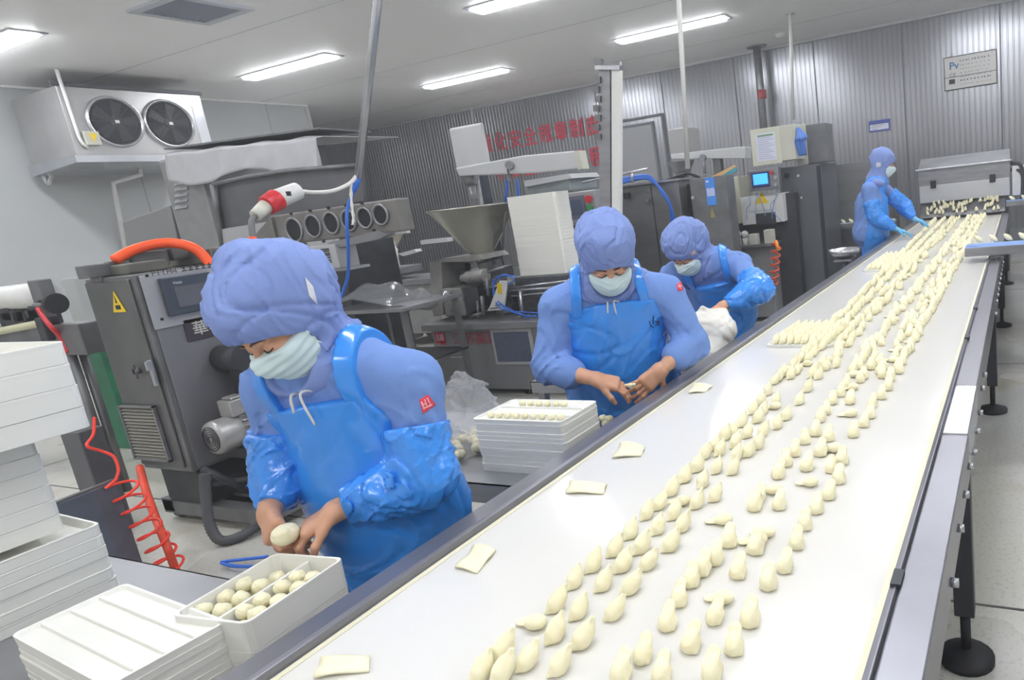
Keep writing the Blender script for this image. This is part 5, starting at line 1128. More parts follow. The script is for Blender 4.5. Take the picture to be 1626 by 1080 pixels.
    for s in 'lr':
        hd = S['hand'+s]; caps = hand_caps(J['w'+s], *hd['a'], **hd.get('k', {})); fn = hand_sdf(caps); e_, w_ = J['e'+s], J['w'+s]; c0 = e_+(w_-e_)*(.35 if S.get('rolled') else .6)
        dd = A(hd['a'][0]); dd = dd/np.linalg.norm(dd)
        full = lambda P, fn=fn, e_=c0, w_=w_, dd=dd: smin(fn(P), capsule(P, e_, w_+dd*.012, .037 if S.get('rolled') else .032, .0245), .02)
        ps = np.array([c for cc in caps for c in cc[:2]]+[c0]); r_ = nets(full, ps.min(0)-.045, ps.max(0)+.045, S.get('hs', .0026))
        (gl if S.get('gloves') else parts).append(r_)
    npmesh('body', parts, SKIN, root)
    if gl:
        npmesh('glove', [gl[0]], GLOVE, root, label='pale blue rubber glove'); npmesh('glove', [gl[1]], GLOVE, root)
    jz = hip[2]-.22
    npmesh('jacket', [nets(lambda P: np.maximum(jacket(P), -(P[2]-f32(jz))), (lo[0], lo[1], jz-.02), (hi[0], hi[1], max(neck[2], J['sl'][2], J['sr'][2])+.14), h)], FAB, root)
    def legs(P):
        d = None
        for s in 'lr':
            sg = 1 if s == 'l' else -1; v = smin(capsule(P, hip+lf*.085*sg-up*.02, J['k'+s], .10, .075), capsule(P, J['k'+s], J['f'+s]+A((0, 0, .1)), .072, .065), .03); d = v if d is None else smin(d, v, .02)
        return np.maximum(d+.006*wav(P, 22, 4, 4), -(P[2]-.08))
    npmesh('trousers', [nets(legs, (lo[0], lo[1], .06), (hi[0], hi[1], hip[2]+.02), .014)], TROU, root)
    for s in 'lr':
        b = J['f'+s]; npmesh('boot', [nets(lambda P: np.maximum(smin(capsule(P, b+A((0, 0, .05))-fwd*.04, b+A((0, 0, .045))+fwd*.14, .05, .044), capsule(P, b+A((0, 0, .05))-fwd*.02, b+A((0, 0, .22)), .05, .06), .03), -P[2]), b-A((.25, .25, .01)), b+A((.25, .25, .3)), .010)], BOOT, root)
    npmesh('hood', [nets(hood, np.minimum(head, neck)-.24, np.maximum(head, neck)+.24, S.get('ho', .0048))], HOODM, root)
    npmesh('apron', [nets(apron, (lo[0], lo[1], hip[2]+botz-.02), (hi[0], hi[1], neck[2]+.1), h*.85)], APR, root)
    npmesh('apron_strap', [nets(straps, np.minimum(chest, neck)-A((.25, .25, .1)), np.maximum(chest, neck)+A((.25, .25, .22)), h*.75)], APR, root)
    # mask and its strings
    mk = npmesh('face_mask', [nets(face_solid, head-.15, head+.15, S.get('hh', .0032))], MASK, root)
    for s in (-1, 1):
        build('ear_loop', MB().tube(catmull([Vector(HP(s*.066, .045, -.018)), Vector(HP(s*.078, .03, .005)), Vector(HP(s*.084, .0, .02))], 5), .0016, 5).tube(catmull([Vector(HP(s*.060, .040, -.075)), Vector(HP(s*.076, .02, -.05)), Vector(HP(s*.084, -.005, -.01))], 5), .0016, 5), WHITECAB, mk)
        build('eyebrow', MB().tube(catmull([Vector(HP(s*.014, .0945, .030)), Vector(HP(s*.032, .0925, .036)), Vector(HP(s*.052, .078, .030))], 4), .0028, 6), BROW, root)
        build('eyelashes', MB().tube(catmull([Vector(HP(s*.018, .086, .004)), Vector(HP(s*.033, .0915, -.001)), Vector(HP(s*.049, .082, .003))], 4), .0016, 5), INK, root)
    # hood drawstring
    k0 = HP(0, .075, -.125); 
    ds = MB()
    for s in (-1, 1):
        ds.tube(catmull([Vector(HP(s*.02, .07, -.12)), Vector(HP(s*.03, .085, -.15)+fw*.01), Vector(chest+up*.16+fw*(.135)+lf*s*.012), Vector(chest+up*(.10-.02*s)+fw*.145+lf*s*.018)], 6), .0032, 6)
    if S.get('strings', True): build('drawstring', ds, WHITECAB, root)
    if S.get('strings', True): build('cord_stopper', MB().cyl(Vector(HP(.035, .07, -.115)), Vector(HP(.038, .085, -.14)), .007, 10), WHITEP, root)
    # plastic over-sleeves
    if S.get('sleeves'):
        for s in 'lr':
            s0, e_, w_ = J['s'+s], J['e'+s], J['w'+s]; m0 = s0+(e_-s0)*S.get('sl0', .5); m1 = e_+(w_-e_)*.93
            def slv(P, m0=m0, e_=e_, m1=m1, sd=S['seed']):
                d = smin(capsule(P, m0, e_, .072, .078, .008), capsule(P, e_, m1, .078, .037, .014), .03)
                for (p_, q_, r_) in ((m0, m0+(e_-m0)*.10, .084), (m1-(m1-e_)*.06, m1, .037)): d = smin(d, capsule(P, p_, q_, r_, r_), .01)
                a_ = m0-e_; a_ = a_/np.linalg.norm(a_); b_ = m1-e_; b_ = b_/np.linalg.norm(b_)
                la = loc3(P, m0, (a_, a_, a_))[0]; lb = loc3(P, m1, (b_, b_, b_))[0]
                d = d+.006*wav(P, 26, sd+20, 4)+.010*crease(P, 50, sd+21, 5, .4)-.007*crease(P, 56, sd+22, 5, .4)
                return smax(smax(d, la-.01, .006), lb-.004, .004)
            bb = np.array([m0, e_, m1]); npmesh('plastic_sleeve', [nets(slv, bb.min(0)-.13, bb.max(0)+.13, S.get('sh', .005))], SLV, root)
    S['fn'] = dict(jacket=jacket, apron=apron, hood=hood, root=root, MT=MT, MH=MH, HP=HP, J=J)
    return root
def unit(v): v = A(v); return v/np.linalg.norm(v)
PEOPLE = []
# nearest worker: bent over the tray, facing the camera's left
w1 = dict(label='person bent over a tray in the foreground, blue hood, plastic apron and sleeves, holding dough', seed=10, fwd=(-.93, -.30, 0), h=.0075,
 J=dict(hip=(1.235, 1.60, .84), chest=(1.19, 1.60, 1.06), neck=(1.145, 1.615, 1.262), head=(1.068, 1.600, 1.358), sl=(1.235, 1.425, 1.165), sr=(1.11, 1.755, 1.175),
        el=(1.185, 1.395, .925), er=(1.105, 1.775, .965), wl=(1.04, 1.525, .90), wr=(.99, 1.715, .905), kl=(1.24, 1.52, .46), kr=(1.20, 1.72, .46), fl=(1.28, 1.52, 0), fr=(1.24, 1.72, 0)),
 hf=(-.76, .0, -.60), hu=(-.52, .10, .82), puff=[(0, -.06, .075, .098), (.0, .025, .09, .075), (0, -.10, .03, .085), (-.01, -.06, .155, .034), (.03, .075, .085, .035)], open=(.078, .058, -.12), sw=.94, sleeves=True, seed2=1, bib=(.10, .135, -.75),
 handl=dict(a=((-.62, .62, -.38), (-.30, .35, -.62), 1, .62), k=dict(spread=.15)), handr=dict(a=((-.45, -.72, -.35), (.35, -.55, -.45), -1, .7), k=dict(spread=.15)),
 cuffr=.05)
# second worker: facing the camera across the table
w2 = dict(label='person facing the camera beside the belt, sleeves rolled up over bare forearms', seed=30, fwd=(-.80, -.55, 0), h=.0085,
 J=dict(hip=(2.428, 1.560, 0.834), chest=(2.388, 1.540, 1.054), neck=(2.328, 1.495, 1.259), head=(2.263, 1.440, 1.329), sl=(2.468, 1.325, 1.159), sr=(2.228, 1.670, 1.169),
        el=(2.468, 1.225, 0.949), er=(2.160, 1.715, 0.930), wl=(2.270, 1.275, 0.898), wr=(2.100, 1.472, 0.908), kl=(2.448, 1.500, 0.460), kr=(2.368, 1.660, 0.460), fl=(2.508, 1.500, 0.000), fr=(2.408, 1.700, 0.000)),
 hf=(-.66, -.46, -.60), hu=(-.46, -.30, .80), puff=[(0, -.05, .085, .1), (0, .02, .10, .085)], open=(.080, .050, -.12), rolled=True, cuff=.45, cuffr=.058, bib=(.13, .165, -.75), sw=1.16, sleeves=False,
 handl=dict(a=((-.62, .50, -.50), (.1, .75, -.3), 1, (.25, .35, .4, .5)), k=dict(spread=.5, thumb=(.35, .85, -.3))), handr=dict(a=((.42, -.72, -.35), (.35, -.05, -.8), -1, (.40, .45, .5, .55)), k=dict(spread=.25)),
 )
w3 = dict(label='person leaning over behind the second worker, hand on a white bag', seed=50, fwd=(-.90, -.35, 0), h=.0095,
 J=dict(hip=(3.92, 1.72, .82), chest=(3.78, 1.68, 1.00), neck=(3.66, 1.70, 1.145), head=(3.56, 1.73, 1.215), sl=(3.74, 1.50, 1.09), sr=(3.60, 1.86, 1.08),
        el=(3.52, 1.31, .985), er=(3.48, 1.92, .88), wl=(3.37, 1.46, .935), wr=(3.30, 1.75, .83), kl=(3.95, 1.62, .46), kr=(3.90, 1.82, .46), fl=(4.02, 1.62, 0), fr=(3.97, 1.84, 0)),
 hf=(-.70, .22, -.62), hu=(-.48, .15, .82), puff=[(0, -.05, .085, .1), (0, .02, .10, .085), (0, -.1, .02, .09)], open=(.076, .050, -.12), sleeves=True, sl0=.62, bib=(.08, .14, -.6), hh=.004, ho=.006, sh=.007, hs=.0034,
 handl=dict(a=((-.75, .50, -.30), (-.2, .2, -.9), 1, .7)), handr=dict(a=((-.7, -.5, -.3), (.1, -.2, -.9), -1, .5)),
 strings=False)
w4 = dict(label='person standing in profile at the far left side of the belt, wearing blue gloves', seed=70, fwd=(.25, -.95, 0), h=.012,
 J=dict(hip=(7.42, 1.46, .93), chest=(7.42, 1.43, 1.16), neck=(7.44, 1.35, 1.44), head=(7.45, 1.28, 1.58), sl=(7.64, 1.37, 1.36), sr=(7.24, 1.41, 1.35),
        el=(7.72, 1.14, 1.13), er=(7.20, 1.36, 1.08), wl=(7.62, 1.03, .99), wr=(7.24, 1.16, .93), kl=(7.5, 1.46, .5), kr=(7.33, 1.46, .5), fl=(7.5, 1.50, 0), fr=(7.33, 1.50, 0)),
 hf=(.22, -.92, -.32), hu=(.1, -.3, .92), puff=[(0, -.05, .06, .1)], open=(.076, .045, -.12), sleeves=True, sl0=.45, bib=(.12, .16, -.7), hh=.006, ho=.009, sh=.011, hs=.005, gloves=True, sw=1.25,
 handl=dict(a=((-.1, -.9, -.35), (0, -.2, -.95), -1 if False else 1, .3)), handr=dict(a=((.1, -.9, -.3), (0, -.2, -.95), -1, .25)),
 strings=False)
for w in (w1, w2, w3, w4): w['root'] = person(w)
w4_ = w4['root']
def hit(fn, px, py, t0, lift=.0015):
    d = A(ray(px, py)); d = d/np.linalg.norm(d); o = A(CAM); t = t0
    best = (9, t0)
    for _ in range(120):
        p = o+d*t; v = float(np.asarray(fn([np.array([x_], f32) for x_ in p]))[0])
        if v < best[0]: best = (v, t)
        if v < .0008 or t > t0+1.6: break
        t += max(v*.6, .0006)
    t = best[1]
    return Vector(o+d*(t-lift))
def decal(name, fn, quad, t0, m_, parent, n=6, **kw):
    V = []
    for i in range(n+1):
        for j in range(n+1):
            u, v = i/n, j/n; q = [(quad[0][k]*(1-u)+quad[1][k]*u)*(1-v)+(quad[3][k]*(1-u)+quad[2][k]*u)*v for k in (0, 1)]; V.append(hit(fn, q[0], q[1], t0))
    F = [(i*(n+1)+j, (i+1)*(n+1)+j, (i+1)*(n+1)+j+1, i*(n+1)+j+1) for i in range(n) for j in range(n)]
    o = build(name, MB().add(V, F, True), m_, parent, **kw); q = o.modifiers.new('t', 'SOLIDIFY'); q.thickness = .0016; q.offset = 0; return o
def strokes(name, fn, lines, t0, r, m_, parent):
    for ln_ in lines: build(name, MB().tube([hit(fn, a, b, t0, .003) for a, b in ln_], r, 5), m_, parent)
TAGM = mat('tag_cloth', (212, 214, 226), .7); PPR = mat('patch_print', (240, 172, 180), .6)
q = w1['fn']; decal('white_tag', q['hood'], ((484, 440), (497, 455), (505, 486), (491, 470)), 1.2, TAGM, q['root'])
o = decal('arm_patch', q['jacket'], ((666, 635), (680, 627), (692, 643), (672, 657)), 1.1, PATCH, q['root'])
strokes('patch_print', q['jacket'], (((669, 638), (674, 650)), ((674, 634), (679, 648)), ((670, 644), (677, 640)), ((678, 632), (684, 644)), ((672, 649), (686, 643))), 1.1, .0022, PPR, o)
q = w2['fn']; o = decal('arm_patch', q['jacket'], ((1074, 452), (1081, 447), (1085, 460), (1077, 463)), 2.0, PATCH, q['root'])
strokes('patch_print', q['jacket'], (((1078, 452), (1081, 459)), ((1076, 456), (1082, 454))), 2.0, .003, PPR, o)
strokes('marker_writing', q['apron'], (((1038, 502), (1037, 515)), ((1031, 510), (1034, 517)), ((1041, 510), (1044, 514), (1041, 518)), ((1046, 508), (1046, 517)), ((1033, 518), (1038, 520)), ((1043, 511), (1048, 512))), 2.0, .0018, INK, q['root'])
q = w3['fn']; o = decal('arm_patch', q['jacket'], ((1184, 428), (1196, 427), (1199, 434), (1188, 437)), 3.2, PATCH, q['root'])
strokes('patch_print', q['jacket'], (((1188, 431), (1195, 430)), ((1189, 434), (1194, 432))), 3.2, .004, PPR, o)
decal('hood_tag', q['hood'], ((1096, 403), (1103, 397), (1106, 401), (1099, 407)), 3.0, mat('tan_tag', (206, 180, 176), .7), q['root'])
q = w4['fn']; decal('white_tag', q['hood'], ((1391, 258), (1399, 258), (1399, 265), (1391, 266)), 6.5, TAGM, q['root'])
v, f = nets(bagfn, A(bc)-A((.22, .24, .14)), A(bc)+A((.24, .22, .2)), .005)
bme = bpy.data.meshes.new('carrier_bag'); bme.from_pydata((v-A((bc.x, bc.y, .7025))).tolist(), [], f.tolist()); bme.polygons.foreach_set('use_smooth', [True]*len(f)); bme.materials.append(MILK)
o = bpy.data.objects.new('carrier_bag', bme); C.objects.link(o); o.location = (bc.x, bc.y, .7025); o['label'] = 'crumpled thin white carrier bag held by the third worker beside the belt'; o['category'] = 'bag'

def clearbag(P):
    c = A((1.90, 1.93, .79)); M_ = ((1, 0, 0), (0, 1, 0), (0, 0, 1))
    d = ellip(P, c+A((0, 0, -.03)), (.165, .18, .10), M_); d = smin(d, ellip(P, c+A((.03, .03, .07)), (.09, .10, .09), M_), .06); d = smin(d, capsule(P, c+A((.03, .02, .10)), c+A((.02, .03, .19)), .05, .012), .05)
    d = d+.010*crease(P, 36, 4, 5, .5)-.010*crease(P, 40, 8, 5, .4)
    return smax(d, -(P[2]-.7025), .006)
v, f = nets(clearbag, (1.66, 1.68, .69), (2.16, 2.18, 1.06), .006)
bme = bpy.data.meshes.new('clear_bag'); bme.from_pydata((v-A((1.9, 1.93, .7025))).tolist(), [], f.tolist()); bme.polygons.foreach_set('use_smooth', [True]*len(f)); bme.materials.append(CLR)
o = bpy.data.objects.new('clear_bag', bme); C.objects.link(o); o.location = (1.9, 1.93, .7025); o['label'] = 'clear plastic bag of dumplings on the steel table behind the nearest worker'; o['category'] = 'bag'
# ---------------------------------------------------------------- dumplings on the belt
DOUGH = mat('dumpling_dough', (240, 234, 200), .5, noise=.035, nscale=30, sss=.15, bump=.12, bscale=70)
DOUGHW = mat('dough_sheet', (238, 234, 205), .55, noise=.03, nscale=20)
def dump_mesh(kind, seed, lo=False):
    "folded dumpling about 6 cm long; local +x points along the belt away from the camera"
    rs = np.random.RandomState(seed); a = rs.uniform(.9, 1.1); tl = math.radians(42 if kind == 'pear' else 36)
    ax_ = A((math.cos(tl), 0, math.sin(tl))); M = (A((0, 1, 0)), ax_, np.cross(ax_, A((0, 1, 0))))
    h = .0042 if lo else .0024
    def pear(P):
        d = ellip(P, (0, 0, .0155), (.0165*a, .021, .0155), M)
        d = smin(d, ellip(P, A((0, 0, .015))+ax_*.027, (.0135, .017, .0055), M), .011)
        d = smin(d, capsule(P, A((-.006, -.014, .006)), A((.010, -.014, .016)), .004, .003), .008)
        d = smin(d, capsule(P, A((-.006, .014, .006)), A((.010, .014, .018)), .004, .003), .008)
        return smax(d+.0008*wav(P, 220, seed, 3)+.0014*crease(P, 190, seed, 3, .3), -(P[2]-.0006), .002)
    def leaf(P):
        d = ellip(P, (0, 0, .017), (.0175*a, .024, .0165), M)
        d = smin(d, capsule(P, A((0, -.004, .02))+ax_*.012, A((0, -.006, .017))+ax_*.036, .010, .0035), .012)
        d = smin(d, capsule(P, A((-.008, .006, .012)), A((-.022, .012, .004)), .009, .0035), .010)
        d = smin(d, capsule(P, A((-.014, .003, .022)), A((.02, -.008, .044)), .003, .003), .007)
        return smax(d+.0008*wav(P, 220, seed, 3), -(P[2]-.0006), .002)
    def flat(P):
        d = ellip(P, (0, 0, .013), (.021*a, .018, .013), (A((0, 1, 0)), A((1, 0, 0)), A((0, 0, 1))))
        d = smin(d, ellip(P, (.014, .022, .006), (.022, .014, .0038), (A((0, 1, 0)), A((1, 0, 0)), A((0, 0, 1)))), .007)
        return smax(d+.0008*wav(P, 220, seed, 3), -(P[2]-.0006), .002)
    fn = dict(pear=pear, leaf=leaf, flat=flat)[kind]
    v, f = nets(fn, (-.045, -.045, -.002), (.055, .045, .062), h)
    me = bpy.data.meshes.new('dumpling'); me.from_pydata(v.tolist(), [], f.tolist()); me.polygons.foreach_set('use_smooth', [True]*len(f)); me.materials.append(DOUGH); me.update()
    return me
DM = {k: [dump_mesh(k, s_) for s_ in (1, 2, 3)] for k in ('pear', 'leaf', 'flat')}
DL = {k: [dump_mesh(k, 5, True)] for k in ('pear', 'leaf', 'flat')}
DPOS = []
def put(kind, x, y, rz=0., sc=1., z=None, lo=False, **kw): DPOS.append((kind, x, y, rz, sc, ZB+.0006 if z is None else z, lo, kw))
# nearer dumplings, read one by one (pixel of the point where the belly touches the belt)
def pp(kind, s, rz=0, sc=1.):
    for tok in s.split():
        a, b = map(float, tok.split(',')); q = Rz(a, b, ZB+.004); put(kind, q.x, q.y, rz+random.uniform(-.15, .15), sc*random.uniform(.94, 1.06))
random.seed(9)
pp('leaf', '767,1072 801,1040 886,965 914,928 944,902 978,878 1003,850 1028,820 1049,805 1068,783 1089,762', .15)
pp('leaf', '800,1076 840,1056 884,1012 921,976 960,932 991,902 1021,873 1046,843 1072,820 1108,803 1117,770', .15)
pp('leaf', '891,1064 928,1022 978,978 1004,938 1031,900 1067,870 1085,840 1137,792 1165,750', -.1)
pp('leaf', '1109,745 1121,725 1137,712 1152,696 1165,690 1180,674 1196,655 1209,640 1220,625', .15)
pp('leaf', '1139,748 1169,708 1188,692 1205,668 1213,655 1233,640 1170,728 1144,720', .1)
pp('leaf', '1190,722 1205,710 1213,690 1235,678 1250,664 1270,640 1283,620 1300,600', 0)
pp('pear', '1060,996 1078,958 1098,928 1115,910 1135,893 1158,865 1135,986 1172,914 1200,876 1205,795 1021,1048 1097,1030 1051,1078 986,1076 1131,1074 1166,1034 1191,990 1220,932 1246,905 1265,868 1278,838 1297,812 1316,790 1332,765 1237,806 1198,808')
pp('pear', '1220,788 1236,757 1248,738 1262,722 1278,703 1295,690 1303,668 1312,656 1322,640 1335,628 1343,615 1303,722 1281,745 1316,698 1320,748 1337,735 1355,692 1372,676 1382,662 1385,645 1400,632 1410,618 1350,640')
pp('flat', '852,995 1150,830 1205,862 1150,955 1230,782 1085,800 1288,770 1326,716 1352,660 1232,648 1355,618 1218,850', .5)
# continuing rows toward the far end: (y at belt, x start, x end, spacing)
def band(y0, y1, x0, x1, step, kind, prob=1., wob=.012):
    x = x0
    while x < x1:
        f_ = (x-x0)/(x1-x0); 
        if random.random() < prob: put(kind if random.random() < .85 else 'flat', x+random.uniform(-.008, .008), y0+(y1-y0)*f_+random.uniform(-wob, wob), random.uniform(-.3, .3), random.uniform(.95, 1.1), lo=x > 2.6)
        x += step
# start points taken where the hand-read rows stop (photo y about 600)
for (a, b, c, d, kind, pr_, wob) in ((1236, 610, 1500, 338, 'leaf', .97, .014), (1262, 600, 1512, 338, 'leaf', .97, .014), (1292, 600, 1522, 338, 'leaf', .95, .018), (1318, 588, 1530, 338, 'leaf', .55, .022),
                               (1352, 600, 1545, 338, 'pear', .95, .014), (1378, 560, 1553, 338, 'pear', .7, .022), (1395, 600, 1560, 338, 'pear', .85, .03), (1416, 606, 1566, 338, 'pear', .97, .012)):
    A_ = Rz(a, b, ZB); B_ = Rz(c, d, ZB); band(A_.y, B_.y, A_.x, 9.4, .052, kind, pr_, wob)
# row arcs branching between the two right hand rows
pp('pear', '1372,600 1383,585 1390,570 1380,560 1366,606 1400,548 1395,590')
# keep a little clearance between neighbours
seen_ = []; grid = {}
for D in sorted(DPOS, key=lambda d: d[1]):
    k_ = (int(D[1]/.04), int(D[2]/.04)); ok = True
    for i in (-1, 0, 1):
        for j in (-1, 0, 1):
            for q in grid.get((k_[0]+i, k_[1]+j), ()):
                if (q[1]-D[1])**2/.034**2+(q[2]-D[2])**2/.031**2 < 1: ok = False
    if ok and YR+.02 < D[2] < YLb-.02: grid.setdefault(k_, []).append(D); seen_.append(D)
near, far = seen_[:215], seen_[215:]
ymid = .66
for i, (kind, x, y, rz, sc, z, lo, kw) in enumerate(near):
    me = random.choice((DL if lo else DM)[kind]); o = bpy.data.objects.new('dumpling', me); C.objects.link(o); o.location = (x, y, z); o.rotation_euler.z = rz; sc *= .93; o.scale = (sc, sc, sc)
    side = 'left band' if y > .625 else 'right band'; zone = 'nearest' if x < 1.6 else ('middle' if x < 2.6 else 'farther')
    kd = {'pear': 'pear shaped', 'leaf': 'leaf shaped', 'flat': 'fallen open'}[kind]
    o['label'] = '%s cream dumpling on the white belt, %s stretch of the %s' % (kd, zone, side); o['category'] = 'dumpling'; o['group'] = '%s cream dumplings, %s stretch of the %s' % (kd, zone, side)
vs, fs, n_ = [], [], 0
for (kind, x, y, rz, sc, z, lo, kw) in far:
    me = DL[kind][0]; v = np.empty(len(me.vertices)*3, f32); me.vertices.foreach_get('co', v); v = v.reshape(-1, 3)*sc; c_, s_ = math.cos(rz), math.sin(rz)
    v = np.stack([v[:, 0]*c_-v[:, 1]*s_+x, v[:, 0]*s_+v[:, 1]*c_+y, v[:, 2]+z], 1); f = np.array([tuple(p.vertices) for p in me.polygons]); vs.append(v); fs.append(f+n_); n_ += len(v)
me = bpy.data.meshes.new('dumpling_rows'); me.from_pydata(np.concatenate(vs).tolist(), [], np.concatenate(fs).tolist()); me.polygons.foreach_set('use_smooth', [True]*len(me.polygons)); me.materials.append(DOUGH); me.update()
o = bpy.data.objects.new('dumpling_rows', me); C.objects.link(o); o['label'] = 'dense rows of small cream dumplings covering the far half of the belt'; o['category'] = 'dumplings'; o['kind'] = 'stuff'
# dough sheets lying loose on the belt
def sheet_piece(lab, pts, curl):
    P = [Rz(*p, ZB+.003) for p in pts]
    def f(u, v):
        q = (P[0]*(1-u)+P[1]*u)*(1-v)+(P[3]*(1-u)+P[2]*u)*v; q.z += .002+curl*max(0, u-.6)**2*6*(.4+.6*math.sin(v*3.1))+.003*math.sin(u*7+v*4); return q
    o = sheet('dough_wrapper', f, 10, 6, .004, DOUGHW, label=lab, cat='dough sheet', group='loose dough wrappers'); return o
sheet_piece('square dough wrapper with a curled edge lying on the belt beside the nearest worker', [(722, 902), (752, 872), (788, 876), (757, 910)], .012)
sheet_piece('flat dough wrapper strip on the belt in front of the middle tray stack', [(898, 784), (905, 767), (964, 769), (958, 784)], .002)
sheet_piece('folded dough wrapper on the belt, just below the second worker', [(972, 728), (985, 708), (1024, 712), (1018, 724)], .014)
sheet_piece('small rolled dough wrapper beside the left rail before the second worker', [(1093, 625), (1100, 613), (1132, 614), (1120, 622)], .01)
sheet_piece('blurred dough strip at the very bottom edge of the picture', [(498, 1078), (510, 1048), (588, 1042), (586, 1066)], .002)
# two white trays of dumplings lying on the belt
def merged(name, items, lab, m_=None):
    vs, fs, n_ = [], [], 0
    for me_, M_ in items:
        v = np.array([tuple(M_ @ q.co) for q in me_.vertices]); f = np.array([tuple(p.vertices) for p in me_.polygons]); vs.append(v); fs.append(f+n_); n_ += len(v)
    me = bpy.data.meshes.new(name); me.from_pydata(np.concatenate(vs).tolist(), [], np.concatenate(fs).tolist()); me.polygons.foreach_set('use_smooth', [True]*len(me.polygons)); me.materials.append(DOUGH)
    o = bpy.data.objects.new(name, me); C.objects.link(o); o['label'] = lab; o['category'] = 'dumplings'; o['kind'] = 'stuff'; return o
def belt_tray(lab, pts, rows, cols, single=True):
    items = []
    P = [Rz(*p, ZB) for p in pts]; c = sum(P, Vector())/4; L_ = ((P[1]-P[0]).length+(P[2]-P[3]).length)/2; W_ = ((P[3]-P[0]).length+(P[2]-P[1]).length)/2; d = (P[1]-P[0]).normalized(); rz = math.atan2(d.y, d.x)
    mb, rb = tray_mesh(L_, W_, .012, ribs=0); t = bpy.data.objects.new('plastic_tray', None); C.objects.link(t); t['label'] = lab; t['category'] = 'tray'
    build('tray_shell', mb, PLAST, t); t.location = (c.x, c.y, ZB+.001); t.rotation_euler.z = rz
    R_ = Matrix.Rotation(rz, 3, 'Z')
    for i in range(rows):
        for j in range(cols):
            q = R_ @ Vector(((-.5+(i+.5)/rows)*(L_-.03), (-.5+(j+.5)/cols)*(W_-.03), 0))
            if not single: items.append((DL['leaf'][0], Matrix.Translation((c.x+q.x, c.y+q.y, ZB+.0075)) @ Matrix.Rotation(random.uniform(-.3, .3), 4, 'Z'))); continue
            o = bpy.data.objects.new('dumpling', DL['leaf'][0]); C.objects.link(o); o.location = (c.x+q.x, c.y+q.y, ZB+.0075); o.rotation_euler.z = random.uniform(-.3, .3)
            o['label'] = 'cream dumpling standing in the '+lab; o['category'] = 'dumpling'; o['group'] = 'dumplings in the '+lab
    if items: merged('dumpling_block', items, 'block of small cream dumplings filling the '+lab)
belt_tray('shallow tray on the belt near the white bag', [(1228, 552), (1335, 552), (1345, 522), (1252, 522)], 8, 5)
belt_tray('shallow tray on the belt before the glass bowl'.replace('glass', 'metal'), [(1377, 432), (1448, 428), (1458, 404), (1398, 408)], 8, 6, False)
# round dumplings in the tray before the nearest worker, and what the workers hold
def bao_mesh(seed, r=.021):
    def fn(P):
        d = ellip(P, (0, 0, r*.85), (r, r*.95, r*.85), ((1, 0, 0), (0, 1, 0), (0, 0, 1))); d = smin(d, capsule(P, (-.012, .004, r*1.35), (.012, -.004, r*1.4), .0035, .0035), .006)
        return d+.0012*wav(P, 120, seed, 4)+.0026*crease(P, 150, seed, 4, .3)
    v, f = nets(fn, (-.03, -.03, -.004), (.03, .03, .05), .0024); me = bpy.data.meshes.new('round_dumpling'); me.from_pydata(v.tolist(), [], f.tolist()); me.polygons.foreach_set('use_smooth', [True]*len(f)); me.materials.append(DOUGH); me.update(); return me
BM = [bao_mesh(s_) for s_ in (1, 2, 3)]
def rd(name, me, loc, rot, lab, grp, sc=1.): 
    o = bpy.data.objects.new(name, me); C.objects.link(o); o.location = loc; o.rotation_euler = rot; o.scale = (sc,)*3; o['label'] = lab; o['category'] = 'dumpling'
    if grp: o['group'] = grp
    return o
Tt = SC[-1]; base = Tt.location.z+.008; Rt = Matrix.Rotation(Tt.rotation_euler.z, 3, 'Z'); random.seed(31)
for side in (-1, 1):
    for lay in range(2):
        for i in range(5 if lay == 0 else 4):
            for j in range(2):
                if lay == 1 and random.random() < .1+.4*(side > 0)*(i > 1): continue
                q = Rt @ Vector((-.092+.045*i+(.022 if lay else 0)+random.uniform(-.003, .003), side*.051+(-.022+.044*j)+(.006 if lay else 0)+random.uniform(-.002, .002), 0))
                sd_ = 'left' if side > 0 else 'right'; rd('round_dumpling', random.choice(BM), (Tt.location.x+q.x, Tt.location.y+q.y, base+lay*.024), (random.uniform(-.3, .3), 0, random.uniform(0, 3)), 'round pale dumpling in the %s compartment of the deep white box' % sd_, 'round dumplings, %s compartment of the deep box' % sd_, .88)
for i in range(14):
    a_ = i*2.4; r_ = .03+.008*i; rd('round_dumpling', BM[i % 3], (1.87+r_*math.cos(a_), 1.93+r_*math.sin(a_)*1.1, .706), (0, 0, i), 'pale dumpling lying inside the clear bag on the middle table', 'dumplings inside the clear bag')
Tt = SD[-1]
for i in range(9):
    for j, xx in enumerate((-.065, .06)):
        if j == 1 and not 2 <= i <= 7: continue
        rd('round_dumpling', BM[i % 3], (Tt.location.x+xx, Tt.location.y-.15+i*.036, Tt.location.z+.004), (0, 0, i), 'small pale dumpling in the top tray between the two nearer workers', 'dumplings in the top tray of the middle stack', .62)
# wonton held by the nearest worker
def held(S, lab, dz=0., r=(.030, .024, .020), off=(0, 0, 0)):
    a = A(S['J']['wl'])+unit(S['handl']['a'][0])*.105; b = A(S['J']['wr'])+unit(S['handr']['a'][0])*.105; c = (a+b)/2+A(off)
    def fn(P): return smin(ellip(P, c, r, (unit((1, .2, 0)), unit((-.2, 1, 0)), A((0, 0, 1)))), capsule(P, c+A((-.01, .02, .008)), c+A((-.012, -.02, .012)), .007, .006), .008)+.0022*crease(P, 110, 3, 4, .3)
    v, f = nets(fn, c-.05, c+.05, .0026); me = bpy.data.meshes.new('held_dumpling'); lo_ = v[:, 2].min(); org = A((c[0], c[1], lo_)); me.from_pydata((v-org).tolist(), [], f.tolist()); me.polygons.foreach_set('use_smooth', [True]*len(f)); me.materials.append(DOUGH)
    o = bpy.data.objects.new('held_dumpling', me); C.objects.link(o); o.location = org; o['label'] = lab; o['category'] = 'dumpling'; return o
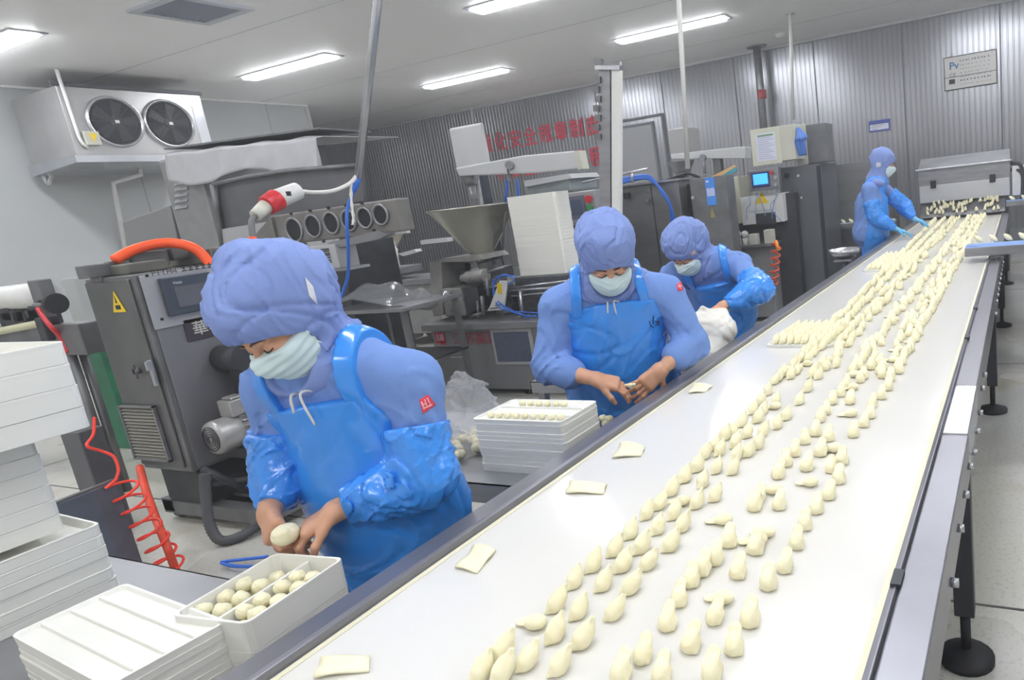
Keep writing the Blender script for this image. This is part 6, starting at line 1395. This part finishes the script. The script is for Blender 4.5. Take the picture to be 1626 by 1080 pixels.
held(w1, 'plump pale dumpling held in both hands of the nearest worker', r=(.033, .029, .025), off=(-.012, -.015, .012))
held(w2, 'small dough piece pinched between the fingers of the second worker', r=(.014, .014, .010))
# white dumplings riding the narrow conveyors
def line(x, ya, yb, z, n, lab, grp, sc=1.1):
    for i in range(n):
        o = bpy.data.objects.new('dumpling', DL['leaf'][0]); C.objects.link(o); o.location = (x, ya+(yb-ya)*i/(n-1), z+.001); o.rotation_euler.z = pi/2; o.scale = (sc,)*3; o['label'] = lab; o['category'] = 'dumpling'; o['group'] = grp
line(8.75, 1.75, 3.1, .93, 15, 'pale dumpling in the single file on the steel conveyor left of the standing worker', 'single file on the steel conveyor')
line(5.35, .28, -.3, .95, 7, 'pale dumpling on the nearer blue conveyor at the right', 'dumplings on the nearer blue conveyor')
line(9.55, .1, -.3, .97, 4, 'pale dumpling on the farther blue conveyor at the right', 'dumplings on the farther blue conveyor', 1.3)
random.seed(77); items = []
for i in range(60):
    y = random.uniform(YR+.03, 1.12); x = random.uniform(9.48, 9.72); z = ZB+.045+(x-9.46)/.29*.155
    items.append((DL['pear'][0], Matrix.Translation((x, y, z)) @ Matrix.Rotation(-.45, 4, 'Y') @ Matrix.Rotation(random.uniform(-.4, .4), 4, 'Z')))
merged('dumpling_pile', items, 'crowd of cream dumplings sliding down the plate under the steel hood')
# wontons left on the middle table
for i, (px, py) in enumerate(((957, 668), (962, 676), (968, 669))):
    q = Rz(px, py, .705); rd('round_dumpling', BM[i], (q.x, q.y, .7005), (0, 0, i), 'pale dumpling left on the table corner beside the rail', 'dumplings on the table corner', .8)
sc = bpy.context.scene
sc.view_settings.view_transform = 'Standard'; sc.view_settings.look = 'None'; sc.view_settings.gamma = 1; sc.view_settings.use_curve_mapping = False
sc.view_settings.exposure = EXPO
sc.cycles.use_denoising = True; sc.cycles.max_bounces = 6; sc.cycles.diffuse_bounces = 4; sc.cycles.glossy_bounces = 3; sc.cycles.transmission_bounces = 4; sc.cycles.volume_bounces = 0; sc.cycles.use_adaptive_sampling = True; sc.cycles.adaptive_threshold = .1; sc.cycles.adaptive_min_samples = 16; sc.cycles.caustics_reflective = False; sc.cycles.caustics_refractive = False; sc.cycles.transparent_max_bounces = 12
sc.cycles.sample_clamp_indirect = 6
